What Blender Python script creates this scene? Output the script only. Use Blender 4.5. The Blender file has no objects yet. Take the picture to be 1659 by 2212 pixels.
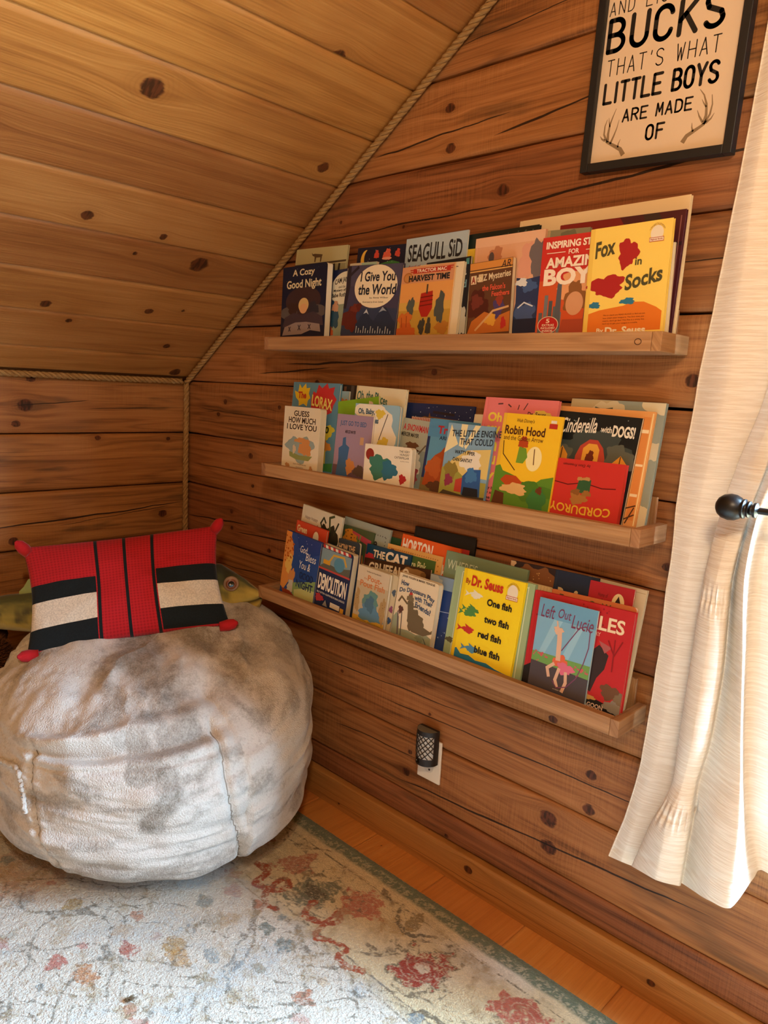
import bpy, bmesh, math, random
import numpy as np
from mathutils import Vector, Matrix

# ---------------------------------------------------------------- camera, world, lights
SC = bpy.context.scene
COL = SC.collection
CAM = np.array([2.42478, -1.48, 1.29796])
YAW, PITCH, ROLL, FPX = math.radians(43.501), math.radians(-9.555), math.radians(2.9665), 1604.44
def cam_basis():
    f = np.array([-math.sin(YAW)*math.cos(PITCH), math.cos(YAW)*math.cos(PITCH), math.sin(PITCH)])
    r = np.array([math.cos(YAW), math.sin(YAW), 0.0]); u = np.cross(r, f)
    return r*math.cos(ROLL)+u*math.sin(ROLL), -r*math.sin(ROLL)+u*math.cos(ROLL), f
_r, _u, _f = cam_basis()
cd = bpy.data.cameras.new('camera'); cam = bpy.data.objects.new('camera', cd); COL.objects.link(cam)
cd.sensor_fit = 'HORIZONTAL'; cd.sensor_width = 36.0; cd.lens = 36.0*FPX/1659.0
cd.clip_start = 0.02; cd.clip_end = 60
M = Matrix(((_r[0], _u[0], -_f[0], CAM[0]), (_r[1], _u[1], -_f[1], CAM[1]), (_r[2], _u[2], -_f[2], CAM[2]), (0, 0, 0, 1)))
cam.matrix_world = M
SC.camera = cam
SC.view_settings.view_transform = 'Standard'; SC.view_settings.look = 'None'
SC.view_settings.gamma = 1.0; SC.view_settings.use_curve_mapping = False
SC.view_settings.exposure = 0.0
SC.cycles.max_bounces = 5; SC.cycles.diffuse_bounces = 3; SC.cycles.glossy_bounces = 2; SC.cycles.transmission_bounces = 4
SC.cycles.caustics_reflective = False; SC.cycles.caustics_refractive = False

w = bpy.data.worlds.new('world'); SC.world = w; w.use_nodes = True
bg = w.node_tree.nodes['Background']; nt = w.node_tree
tcw = nt.nodes.new('ShaderNodeTexCoord'); spw = nt.nodes.new('ShaderNodeSeparateXYZ'); mrw = nt.nodes.new('ShaderNodeMapRange'); mxw = nt.nodes.new('ShaderNodeMix'); mxw.data_type = 'RGBA'
nt.links.new(tcw.outputs['Generated'], spw.inputs[0]); nt.links.new(spw.outputs[2], mrw.inputs[0]); mrw.inputs[1].default_value = -0.04; mrw.inputs[2].default_value = 0.04
nt.links.new(mrw.outputs[0], mxw.inputs[0]); mxw.inputs[6].default_value = (0.13, 0.15, 0.11, 1); mxw.inputs[7].default_value = (0.44, 0.71, 1.0, 1)   # dull ground, bright overcast sky
nt.links.new(mxw.outputs[2], bg.inputs[0]); bg.inputs[1].default_value = 165.0

LAMP = (2.75, -1.75, 2.28)
def point_light(name, loc, power, col, rad):
    l = bpy.data.lights.new(name, 'POINT'); l.energy = power; l.color = col; l.shadow_soft_size = rad
    o = bpy.data.objects.new(name, l); o.location = loc; COL.objects.link(o); return o
WARM = (1.0, 0.75, 0.48)
point_light('bulb_light', (LAMP[0]-0.10, LAMP[1]+0.02, LAMP[2]-0.10), 52, WARM, 0.035)
point_light('bulb_light', (LAMP[0]+0.12, LAMP[1]-0.06, LAMP[2]-0.10), 33, WARM, 0.035)

# window in the gable wall (right of the frame)
WX0, WX1, WZ0, WZ1 = 2.08, 3.10, 0.545, 1.98
pl = bpy.data.lights.new('window_portal', 'AREA'); pl.shape = 'RECTANGLE'; pl.size = WX1-WX0; pl.size_y = WZ1-WZ0
po = bpy.data.objects.new('window_portal', pl); COL.objects.link(po)
po.location = ((WX0+WX1)/2, 0.10, (WZ0+WZ1)/2); po.rotation_euler = (math.radians(-90), 0, 0)
try: pl.cycles.is_portal = True
except Exception: pass

# ---------------------------------------------------------------- helpers
RNG = np.random.default_rng(11); random.seed(5)
def lin(c):
    if isinstance(c, str):
        c = c.lstrip('#'); c = [int(c[i:i+2], 16)/255 for i in (0, 2, 4)]
    return tuple((v/12.92 if v <= 0.04045 else ((v+0.055)/1.055)**2.4) for v in c) + (1.0,)
_mats = {}
def mat(col, rough=0.45, metal=0.0, spec=0.4, name=None, sheen=0.0):
    key = (str(col), rough, metal, spec, sheen)
    if key in _mats: return _mats[key]
    m = bpy.data.materials.new(name or 'paint_%s' % str(col).strip('#')); m.use_nodes = True
    b = m.node_tree.nodes['Principled BSDF']
    b.inputs['Base Color'].default_value = lin(col); b.inputs['Roughness'].default_value = rough
    b.inputs['Metallic'].default_value = metal; b.inputs['Specular IOR Level'].default_value = spec
    if sheen: b.inputs['Sheen Weight'].default_value = sheen
    _mats[key] = m; return m
class NT:
    """tiny node-graph writer"""
    def __init__(s, name):
        s.m = bpy.data.materials.new(name); s.m.use_nodes = True; s.t = s.m.node_tree
        s.b = s.t.nodes['Principled BSDF']; s.out = s.t.nodes['Material Output']
    def n(s, typ, **kw):
        nd = s.t.nodes.new(typ)
        for k, v in kw.items(): setattr(nd, k, v)
        return nd
    def put(s, sock, v):
        if isinstance(v, bpy.types.NodeSocket): s.t.links.new(v, sock)
        elif v is not None: sock.default_value = v
    def math(s, op, a, b=None, c=None, clamp=False):
        nd = s.n('ShaderNodeMath', operation=op); nd.use_clamp = clamp
        for i, v in enumerate((a, b, c)):
            if v is not None: s.put(nd.inputs[i], v)
        return nd.outputs[0]
    def smooth(s, v, a, b):
        nd = s.n('ShaderNodeMapRange', interpolation_type='SMOOTHSTEP')
        s.put(nd.inputs[0], v); nd.inputs[1].default_value = a; nd.inputs[2].default_value = b
        return nd.outputs[0]
    def comb(s, x, y, z):
        nd = s.n('ShaderNodeCombineXYZ'); s.put(nd.inputs[0], x); s.put(nd.inputs[1], y); s.put(nd.inputs[2], z); return nd.outputs[0]
    def noise(s, vec, scale=1.0, detail=3.0, rough=0.55, dim='3D'):
        nd = s.n('ShaderNodeTexNoise', noise_dimensions=dim); s.put(nd.inputs['Vector'], vec); nd.inputs['Scale'].default_value = scale
        nd.inputs['Detail'].default_value = detail; nd.inputs['Roughness'].default_value = rough; return nd.outputs[0]
    def mix(s, f, a, b, blend='MIX'):
        nd = s.n('ShaderNodeMix', data_type='RGBA', blend_type=blend); s.put(nd.inputs[0], f)
        s.put(nd.inputs[6], a); s.put(nd.inputs[7], b); return nd.outputs[2]
    def attr(s, name):
        return s.n('ShaderNodeAttribute', attribute_name=name)
    def bump(s, h, strength, dist):
        nd = s.n('ShaderNodeBump'); nd.inputs['Strength'].default_value = strength; nd.inputs['Distance'].default_value = dist
        s.put(nd.inputs['Height'], h); s.t.links.new(nd.outputs[0], s.b.inputs['Normal'])

def wood(name, dark, mid, light, ring=0.5, streak=0.6, saw=0.0, stain=0.0, rough=0.5, ringscale=9.0, tonek=0.34, huek=0.012):
    """plank / log wood driven by the per-point attributes wc (u,v,seed), knot, ck"""
    g = NT(name)
    a = g.attr('wc'); sep = g.n('ShaderNodeSeparateXYZ'); g.t.links.new(a.outputs['Vector'], sep.inputs[0])
    u, v, sd = sep.outputs
    def vec(su, sv, k):
        return g.comb(g.math('MULTIPLY_ADD', u, su, g.math('MULTIPLY', sd, 7.13+k)), g.math('MULTIPLY_ADD', v, sv, g.math('MULTIPLY', sd, 3.7+k)), 0.0)
    big = g.noise(vec(0.7, 10.0, 0.3), 1, 2.0, 0.5, '2D')
    rings = g.math('SINE', g.math('MULTIPLY', big, ringscale*6.28))
    rings = g.math('POWER', g.math('MULTIPLY_ADD', rings, 0.5, 0.5), 3.0)
    streakn = g.noise(vec(1.3, 85.0, 1.1), 1, 3.0, 0.6, '2D')
    fibre = g.noise(vec(7.0, 380.0, 2.2), 1, 2.0, 0.6, '2D')
    patch = g.noise(vec(1.1, 3.0, 4.2), 1, 2.0, 0.5, '2D')
    t = g.math('MULTIPLY_ADD', g.math('SUBTRACT', streakn, 0.5), streak*2.2, 0.5)
    t = g.math('MULTIPLY_ADD', g.math('SUBTRACT', fibre, 0.5), 0.40, t)
    t = g.math('MULTIPLY_ADD', g.math('SUBTRACT', patch, 0.5), 0.7, t)
    t = g.math('MULTIPLY_ADD', rings, -ring*0.55, g.math('ADD', t, ring*0.15))
    if saw:
        sw = g.noise(vec(330.0, 9.0, 5.5), 1, 2.0, 0.5, '2D')
        swm = g.smooth(g.noise(vec(2.6, 5.0, 6.1), 1, 2, 0.5, '2D'), 0.42, 0.62)
        t = g.math('MULTIPLY_ADD', g.math('MULTIPLY', g.math('SUBTRACT', sw, 0.5), swm), saw, t)
    cr = g.n('ShaderNodeValToRGB'); g.put(cr.inputs[0], t)
    e = cr.color_ramp.elements; e[0].position = 0.05; e[0].color = lin(dark); e[1].position = 0.95; e[1].color = lin(light)
    m_ = e.new(0.5); m_.color = lin(mid)
    col = cr.outputs[0]
    # every piece has its own tone
    tone = g.n('ShaderNodeTexWhiteNoise', noise_dimensions='1D'); g.put(tone.inputs['W'], g.math('MULTIPLY', sd, 17.3))
    hs = g.n('ShaderNodeHueSaturation'); g.put(hs.inputs['Color'], col)
    g.put(hs.inputs['Value'], g.math('MULTIPLY_ADD', tone.outputs[0], tonek, 1.0-tonek/2)); g.put(hs.inputs['Hue'], g.math('MULTIPLY_ADD', tone.outputs[0], huek, 0.5-huek/2))
    col = hs.outputs[0]
    if stain:
        st = g.smooth(g.noise(vec(2.2, 13.0, 8.8), 1, 3.0, 0.65, '2D'), 0.60, 0.74)
        col = g.mix(g.math('MULTIPLY', st, stain), col, lin('#2f2a1c'))
    kn = g.attr('knot').outputs['Fac']
    kn = g.math('MULTIPLY_ADD', g.math('SUBTRACT', g.noise(vec(30, 40, 3.3), 1, 1.0, 0.5, '2D'), .5), 0.45, kn)
    halo = g.smooth(kn, 3.2, 1.0)
    kr = g.math('POWER', g.math('MULTIPLY_ADD', g.math('SINE', g.math('MULTIPLY', kn, 15.0)), 0.5, 0.5), 2.0)
    col = g.mix(g.math('MULTIPLY', halo, g.math('MULTIPLY_ADD', kr, 0.16, 0.10)), col, lin(dark))
    core = g.smooth(g.math('MULTIPLY_ADD', g.math('SUBTRACT', fibre, .5), 0.5, kn), 1.12, 0.80)
    kcol = g.mix(g.smooth(g.noise(vec(140, 140, 9.1), 1, 2, 0.5, '2D'), 0.35, 0.65), lin('#2a120a'), lin('#5a2c18'))
    col = g.mix(g.math('MULTIPLY', core, 0.92), col, kcol)
    ck = g.attr('ck'); sc = g.n('ShaderNodeSeparateColor'); g.t.links.new(ck.outputs['Color'], sc.inputs[0])
    jit = g.math('MULTIPLY', g.math('SUBTRACT', g.noise(vec(60, 60, 3.9), 1, 1, 0.5, '2D'), 0.5), 0.9)
    def crack(d, wd):
        dd = g.math('ABSOLUTE', g.math('ADD', d, jit))
        k = g.n('ShaderNodeMapRange', interpolation_type='SMOOTHSTEP'); g.put(k.inputs[0], g.math('SUBTRACT', dd, wd))
        k.inputs[1].default_value = 0.5; k.inputs[2].default_value = -0.5
        return g.math('MULTIPLY', k.outputs[0], g.smooth(wd, 0.02, 0.35))
    c = g.math('MAXIMUM', crack(sc.outputs[0], sc.outputs[1]), crack(sc.outputs[2], ck.outputs['Alpha']))
    col = g.mix(g.math('MULTIPLY', c, 0.93), col, lin('#160a06'))
    g.put(g.b.inputs['Base Color'], col)
    g.put(g.b.inputs['Roughness'], g.math('MULTIPLY_ADD', fibre, 0.2, rough-0.1)); g.b.inputs['Specular IOR Level'].default_value = 0.28
    g.bump(g.noise(vec(5.0, 300.0, 2.2), 1, 0.0, 0.5, '2D'), 0.35, 0.0016)
    return g.m

def np_mesh(name, V, F, m=None, smooth=True):
    V = np.asarray(V, np.float32); F = np.asarray(F, np.int32)
    me = bpy.data.meshes.new(name); k = F.shape[1]
    me.vertices.add(len(V)); me.vertices.foreach_set('co', V.ravel())
    me.loops.add(F.size); me.loops.foreach_set('vertex_index', F.ravel())
    me.polygons.add(len(F)); me.polygons.foreach_set('loop_start', np.arange(0, F.size, k, dtype=np.int32))
    me.update(calc_edges=True)
    if smooth: me.polygons.foreach_set('use_smooth', np.ones(len(F), bool))
    if m: me.materials.append(m)
    return me
def grid_faces(nu, nv, wrap=False):
    i = np.arange(nu if wrap else nu-1)[:, None]; j = np.arange(nv-1)[None, :]
    i2 = (i+1) % nu
    return np.stack([i*nv+j, i2*nv+j, i2*nv+j+1, i*nv+j+1], -1).reshape(-1, 4)
def set_attr(me, name, typ, data):
    at = me.attributes.new(name, typ, 'POINT')
    at.data.foreach_set({'FLOAT': 'value', 'FLOAT_VECTOR': 'vector', 'FLOAT_COLOR': 'color'}[typ], np.asarray(data, np.float32).ravel())
def link(name, me, parent=None, kind=None, label=None, cat=None, group=None):
    o = bpy.data.objects.new(name, me); COL.objects.link(o)
    if parent is not None: o.parent = parent
    tag(o, label, cat, group, kind); return o
def tag(o, label=None, cat=None, group=None, kind=None):
    if label: o['label'] = label
    if cat: o['category'] = cat
    if group: o['group'] = group
    if kind: o['kind'] = kind
    return o
def empty(name, loc=(0, 0, 0), rot=None, label=None, cat=None, group=None, kind=None):
    o = bpy.data.objects.new(name, None); o.empty_display_size = 0.05; o.location = loc
    if rot: o.rotation_euler = rot
    COL.objects.link(o); return tag(o, label, cat, group, kind)

class MB:
    """collects quads / ngons into one mesh"""
    def __init__(s): s.v = []; s.f = []; s.mi = []; s.mats = []
    def m(s, mt):
        if mt not in s.mats: s.mats.append(mt)
        return s.mats.index(mt)
    def face(s, pts, mt=None):
        k = len(s.v); s.v += [tuple(p) for p in pts]; s.f.append(tuple(range(k, k+len(pts)))); s.mi.append(s.m(mt) if mt else 0)
    def box(s, x0, x1, y0, y1, z0, z1, mt=None, bev=0.0):
        b = bev
        if b <= 0:
            P = [(x0, y0, z0), (x1, y0, z0), (x1, y1, z0), (x0, y1, z0), (x0, y0, z1), (x1, y0, z1), (x1, y1, z1), (x0, y1, z1)]
            k = len(s.v); s.v += P
            for q in ((0, 3, 2, 1), (4, 5, 6, 7), (0, 1, 5, 4), (1, 2, 6, 5), (2, 3, 7, 6), (3, 0, 4, 7)):
                s.f.append(tuple(k+i for i in q)); s.mi.append(s.m(mt) if mt else 0)
        else:
            bm = bmesh.new(); bmesh.ops.create_cube(bm, size=1)
            for vv in bm.verts: vv.co = Vector(((x0+x1)/2+vv.co.x*(x1-x0), (y0+y1)/2+vv.co.y*(y1-y0), (z0+z1)/2+vv.co.z*(z1-z0)))
            bmesh.ops.bevel(bm, geom=bm.edges[:], offset=b, segments=2, profile=0.6, affect='EDGES')
            s.add_bm(bm, mt)
    def add_bm(s, bm, mt=None):
        bm.verts.index_update(); k = len(s.v); s.v += [tuple(v.co) for v in bm.verts]
        for f in bm.faces: s.f.append(tuple(k+v.index for v in f.verts)); s.mi.append(s.m(mt) if mt else 0)
        bm.free()
    def lathe(s, prof, mt=None, n=24, axis='z', org=(0, 0, 0)):
        k = len(s.v)
        for r, h in prof:
            for i in range(n):
                a = 2*math.pi*i/n; p = (r*math.cos(a), r*math.sin(a), h)
                if axis == 'x': p = (h, r*math.cos(a), r*math.sin(a))
                if axis == 'y': p = (r*math.sin(a), h, r*math.cos(a))
                s.v.append((p[0]+org[0], p[1]+org[1], p[2]+org[2]))
        for j in range(len(prof)-1):
            for i in range(n):
                s.f.append((k+j*n+i, k+j*n+(i+1) % n, k+(j+1)*n+(i+1) % n, k+(j+1)*n+i)); s.mi.append(s.m(mt) if mt else 0)
        s.f.append(tuple(k+i for i in range(n))[::-1]); s.mi.append(s.m(mt) if mt else 0)
        s.f.append(tuple(k+(len(prof)-1)*n+i for i in range(n))); s.mi.append(s.m(mt) if mt else 0)
    def tube(s, pts, r, mt=None, n=8):
        k = len(s.v); P = [Vector(p) for p in pts]; rr = r if isinstance(r, (list, tuple)) else [r]*len(P)
        up = Vector((0.13, 0.31, 0.94))
        for i, p in enumerate(P):
            d = (P[min(i+1, len(P)-1)]-P[max(i-1, 0)]).normalized()
            a = d.cross(up); a = a.normalized() if a.length > 1e-4 else Vector((1, 0, 0)); b = d.cross(a)
            for j in range(n):
                t = 2*math.pi*j/n; s.v.append(tuple(p+(a*math.cos(t)+b*math.sin(t))*rr[i]))
        for i in range(len(P)-1):
            for j in range(n):
                s.f.append((k+i*n+j, k+i*n+(j+1) % n, k+(i+1)*n+(j+1) % n, k+(i+1)*n+j)); s.mi.append(s.m(mt) if mt else 0)
        s.f.append(tuple(k+j for j in range(n))); s.mi.append(s.m(mt) if mt else 0)
        s.f.append(tuple(k+(len(P)-1)*n+j for j in range(n))[::-1]); s.mi.append(s.m(mt) if mt else 0)
    def build(s, name, mt=None, parent=None, smooth=False, **kw):
        me = bpy.data.meshes.new(name); me.from_pydata(s.v, [], s.f)
        for q in (s.mats or [mt]): me.materials.append(q)
        me.polygons.foreach_set('material_index', s.mi if s.mats else [0]*len(s.f))
        me.polygons.foreach_set('use_smooth', [smooth]*len(s.f)); me.update()
        return link(name, me, parent, **kw)
def autosmooth(o, ang=35):
    me = o.data; bm = bmesh.new(); bm.from_mesh(me)
    for f in bm.faces: f.smooth = True
    for e in bm.edges:
        if len(e.link_faces) == 2 and e.calc_face_angle(0) > math.radians(ang): e.smooth = False
    bm.to_mesh(me); bm.free(); return o

_tab = RNG.random((256, 256)).astype(np.float64)
def vnoise(x, y, off=0):
    x = np.asarray(x, float)+off*17.31; y = np.asarray(y, float)+off*9.77
    xi = np.floor(x).astype(int); yi = np.floor(y).astype(int); fx = x-xi; fy = y-yi
    fx = fx*fx*(3-2*fx); fy = fy*fy*(3-2*fy)
    g = lambda a, b: _tab[a % 256, b % 256]
    return (g(xi, yi)*(1-fx)+g(xi+1, yi)*fx)*(1-fy)+(g(xi, yi+1)*(1-fx)+g(xi+1, yi+1)*fx)*fy
def fbm(x, y, off=0, o=4):
    t = 0; a = 1; s = 0
    for i in range(o): t = t+a*vnoise(x*2**i, y*2**i, off+i*3); s += a; a *= 0.5
    return t/s
def sstep(a, b, x):
    t = np.clip((x-a)/(b-a), 0, 1); return t*t*(3-2*t)

def wood_piece(name, us, vs, posf, knots=(), cracks=(), seed=0.0, m=None, parent=None, **kw):
    """grid of a board; posf(U,V)->xyz ; knots (u,v,r) ; cracks (u0,v0,u1,v1,halfwidth_mm,wave)"""
    U, Vv = np.meshgrid(us, vs, indexing='ij')
    X, Y, Z = posf(U, Vv)
    kn = np.full(U.shape, 8.0); vw = Vv.copy()
    for (ku, kv, kr) in knots:
        du = (U-ku); dv = (Vv-kv)
        kn = np.minimum(kn, np.sqrt((du/1.25)**2+dv**2)/kr)
        g_ = np.exp(-((du/(kr*4.5))**2+(dv/(kr*2.2))**2)); vw = vw-dv*g_*0.85
    ck = np.zeros(U.shape+(4,)); ck[..., 0] = 50; ck[..., 2] = 50
    for i, (u0, v0, u1, v1, hw, wv) in enumerate(cracks[:2]):
        t = (U-u0)/(u1-u0); line = v0+(v1-v0)*t+(fbm(U*7, U*0+i, 3+seed, 3)-0.5)*wv
        ck[..., i*2] = (Vv-line)*1000
        tc = np.clip(t, 0, 1); ck[..., i*2+1] = hw*np.clip(np.minimum(t, 1-t)*9, -1, 1)*(0.55+0.9*fbm(U*9, U*0+7, seed+i, 2))*(0.3+0.7*np.sin(np.pi*tc)**0.5)
    me = np_mesh(name, np.stack([X, Y, Z], -1).reshape(-1, 3), grid_faces(len(us), len(vs)), m)
    set_attr(me, 'wc', 'FLOAT_VECTOR', np.stack([U, vw, np.full(U.shape, seed)], -1))
    set_attr(me, 'knot', 'FLOAT', kn); set_attr(me, 'ck', 'FLOAT_COLOR', ck)
    return link(name, me, parent, **kw)
def plank_box(name, org, L, Wd, T, udir, vdir, seed, m, parent, bev=0.0015, knots=(), nu=2):
    """closed board with bevelled edges and wood attributes on every point: u runs along the grain"""
    bm = bmesh.new(); bmesh.ops.create_cube(bm, size=1)
    for q in bm.verts: q.co = Vector((q.co.x*L, q.co.y*Wd, q.co.z*T))
    if bev: bmesh.ops.bevel(bm, geom=bm.edges[:], offset=bev, segments=2, profile=0.6, affect='EDGES')
    me = bpy.data.meshes.new(name); bm.to_mesh(me); bm.free(); me.materials.append(m)
    P = np.array([v.co[:] for v in me.vertices])
    ud = np.array(udir, float); vd = np.array(vdir, float); nd = np.cross(ud, vd)
    W = np.array(org)+P[:, :1]*ud+P[:, 1:2]*vd+P[:, 2:]*nd
    me.vertices.foreach_set('co', W.astype(np.float32).ravel())
    set_attr(me, 'wc', 'FLOAT_VECTOR', np.stack([P[:, 0], P[:, 1]+P[:, 2]*1.3, np.full(len(P), seed)], -1))
    set_attr(me, 'knot', 'FLOAT', np.full(len(P), 8.0))
    c4 = np.zeros((len(P), 4)); c4[:, 0] = 50; c4[:, 2] = 50; set_attr(me, 'ck', 'FLOAT_COLOR', c4)
    me.update(); return link(name, me, parent)

M_LOG = wood('log_wood', '#563017', '#8f5a33', '#ab7145', ring=0.34, streak=0.40, saw=0.5, stain=0.38, rough=0.52, tonek=0.42, huek=0.016)
M_LOGL = wood('log_wood_light', '#66401f', '#986436', '#b47d47', ring=0.45, streak=0.36, saw=0.2, stain=0.5, rough=0.52, tonek=0.3, huek=0.014)
M_BASE = wood('base_log_wood', '#8a5a2a', '#aa743c', '#bd8648', ring=0.3, streak=0.4, rough=0.42)
M_CEIL = wood('ceiling_pine', '#7c4a22', '#a56e38', '#ba854c', ring=0.30, streak=0.26, rough=0.42, ringscale=5.0, tonek=0.48, huek=0.014)
M_FLOOR = wood('floor_pine', '#ad6a30', '#c8823e', '#d29450', ring=0.2, streak=0.3, rough=0.38, tonek=.2)
M_SHELF = wood('shelf_wood', '#8c6242', '#a67a54', '#ba8e66', ring=0.5, streak=0.5, rough=0.55, tonek=.2)
M_DARKGAP = mat('#1c100a', 0.9, name='dark_gap')
# ---------------------------------------------------------------- structure
KNEE, SLOPE, RX, BACKY, FARX = 1.29, 0.70, 2.5, -3.3, 5.0
def cz(x): return KNEE+SLOPE*x
b = MB()
for (x0, x1, z0, z1) in ((-0.2, WX0, -0.1, 3.2), (WX1, 5.2, -0.1, 3.2), (WX0, WX1, -0.1, WZ0), (WX0, WX1, WZ1, 3.2)):
    b.box(x0, x1, 0.05, 0.16, z0, z1)
wall_right = b.build('wall_right', M_DARKGAP, kind='structure')
b = MB(); b.box(-0.16, -0.05, BACKY-0.1, 0.16, -0.1, KNEE+0.05)
wall_left = b.build('wall_left', M_DARKGAP, kind='structure')
b = MB(); b.box(FARX, FARX+0.1, BACKY-0.1, 0.16, -0.1, KNEE+0.1); b.build('wall_far', mat('#9a6a3c', 0.6), kind='structure')
b = MB(); b.box(-0.2, 5.2, BACKY-0.12, BACKY, -0.1, 3.2); b.build('wall_back', mat('#9a6a3c', 0.6), kind='structure')
b = MB(); b.box(-0.2, 5.2, BACKY-0.1, 0.16, -0.12, -0.022); floor = b.build('floor', M_DARKGAP, kind='structure')

seams = [0.094, 0.170, 0.345, 0.532, 0.722, 0.910, 1.095, 1.284, 1.470, 1.658, 1.849, 2.046, 2.24, 2.44, 2.64, 2.84, 3.04]
KN_R = [(1.17, 1.972, .014), (1.178, 1.878, .015), (1.343, 1.76, .017), (1.035, 1.711, .006), (0.792, 1.748, .007), (0.237, 1.219, .011), (0.196, 1.174, .010), (0.537, 1.217, .009), (0.391, 1.048, .012), (0.407, 0.948, .009), (0.29, 0.844, .011), (0.291, 0.786, .009), (0.504, 0.745, .010), (1.17, 1.342, .010), (1.832, 1.34, .016), (1.612, 0.299, .024), (1.619, 0.23, .022), (1.155, 0.229, .015), (1.167, 0.294, .009), (1.707, 0.453, .014), (1.711, 0.369, .016), (1.313, 0.108, .008), (1.228, 0.429, .006), (1.60, 0.548, .012), (0.878, 0.443, .008), (0.633, 0.326, .008), (1.294, 0.649, .007), (0.714, 1.300, .012), (1.825, 0.964, .011), (0.74, 0.694, .008), (1.42, 1.62, .009), (1.13, 2.16, .012), (0.60, 1.56, .009), (1.0, 0.82, .010), (1.45, 0.80, .012)]
CK_R = [(1.17, 2.10, 1.50, 2.128, 1.2, .01), (0.90, 1.898, 1.36, 1.930, 2.2, .012), (1.30, 1.885, 1.62, 1.93, 2.4, .01), (0.70, 1.706, 1.36, 1.728, 2.2, .012), (1.30, 1.716, 1.95, 1.765, 3.0, .012), (0.55, 1.350, 1.15, 1.372, 2.6, .014), (0.42, 1.318, 0.78, 1.345, 2.4, .010), (0.05, 1.190, 0.56, 1.175, 1.0, .01), (0.02, 0.985, 0.80, 0.992, 1.3, .01), (0.0, 0.79, 0.40, 0.812, 2.4, .01), (0.30, 0.775, 0.75, 0.80, 2.0, .008), (1.0, 0.415, 1.95, 0.432, 1.6, .012), (0.70, 0.455, 1.40, 0.474, 1.5, .012), (1.10, 0.195, 2.0, 0.262, 2.4, .012), (0.85, 0.27, 1.20, 0.285, 1.6, .01), (1.75, 1.566, 2.0, 1.572, 1.2, .006), (0.85, 0.60, 1.5, 0.62, 1.2, .012), (0.02, 0.640, 0.60, 0.66, 1.4, .012)]
def edge_rows(z0, z1, step, g=0.0022):
    a, c = z0+g, z1-g
    inner = np.linspace(a+0.010, c-0.010, max(3, int((c-a-0.02)/step)))
    return np.concatenate([[a-0.0003], [a, a+0.001, a+0.003, a+0.006], inner, [c-0.006, c-0.003, c-0.001, c], [c+0.0003]])
def log_right(x0, x1, z0, z1, seed):
    fine = np.arange(max(x0, 0), min(x1, 1.96), 0.0055); co = np.arange(max(x0, 1.96), x1, 0.12)
    us = np.concatenate([fine, co, [x1]]); us = us[np.concatenate([[True], np.diff(us) > 1e-4])]
    vs = edge_rows(z0, z1, 0.0055)
    def pos(U, V):
        e = np.minimum(V-z0, z1-V); wob = (fbm(U*3.2, U*0, seed*5, 3)-.5)*0.010
        y = 0.0035+0.011*np.exp(-(np.maximum(e, 0)/0.0045))+(fbm(U*2.5, V*9, seed*3, 3)-.5)*0.006-0.001
        y = np.where((np.arange(V.shape[1]) == 0) | (np.arange(V.shape[1]) == V.shape[1]-1), 0.06, np.maximum(y, 0.0005))
        k = np.clip((z1-V)/(z1-z0), 0, 1)
        z = V+wob*np.where(k > .5, np.exp(-((1-k)*(z1-z0))/.03)*-.6, np.exp(-(k*(z1-z0))/.03)*.6)
        return U, y, z
    kn = [(k[0], k[1], k[2]*.8) for k in KN_R if z0 < k[1] < z1 and x0 < k[0] < x1]
    ck = [c for c in CK_R if z0 < (c[1]+c[3])/2 < z1]
    wood_piece('log', us, vs, pos, kn, ck, seed, M_LOG, wall_right)
for i in range(len(seams)-1):
    z0, z1 = seams[i], seams[i+1]; xs = max(0.0, (z0-KNEE)/SLOPE-0.15); xe = 5-xs; sd = 1.37+i*0.713
    if z1 > WZ0+0.01 and z0 < WZ1-0.01:
        log_right(xs, WX0-0.02, z0, z1, sd); log_right(WX1+0.02, xe, z0, z1, sd+.2)
    else: log_right(xs, xe, z0, z1, sd)

# base board along the gable wall
us = np.concatenate([np.arange(0, 2.1, 0.0055), [3.5, 5.0]]); vs = np.concatenate([[0.0], np.linspace(0.0005, 0.086, 18), [0.089, 0.0905, 0.0912, 0.0915]])
def pos(U, V):
    y = -0.008+0.004*np.clip((V-0.086)/0.0055, 0, 1)**2+(fbm(U*2, V*6, 4, 2)-.5)*0.003; y = np.where(np.arange(V.shape[1]) == V.shape[1]-1, 0.05, y); return U, y, V
wood_piece('baseboard_right', us, vs, pos, [(1.399, 0.058, .011), (0.9, 0.02, .004), (1.9, 0.05, .008)], [(0.7, 0.02, 1.9, 0.03, .5, .01)], 8.21, M_BASE, None, kind='structure')

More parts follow.
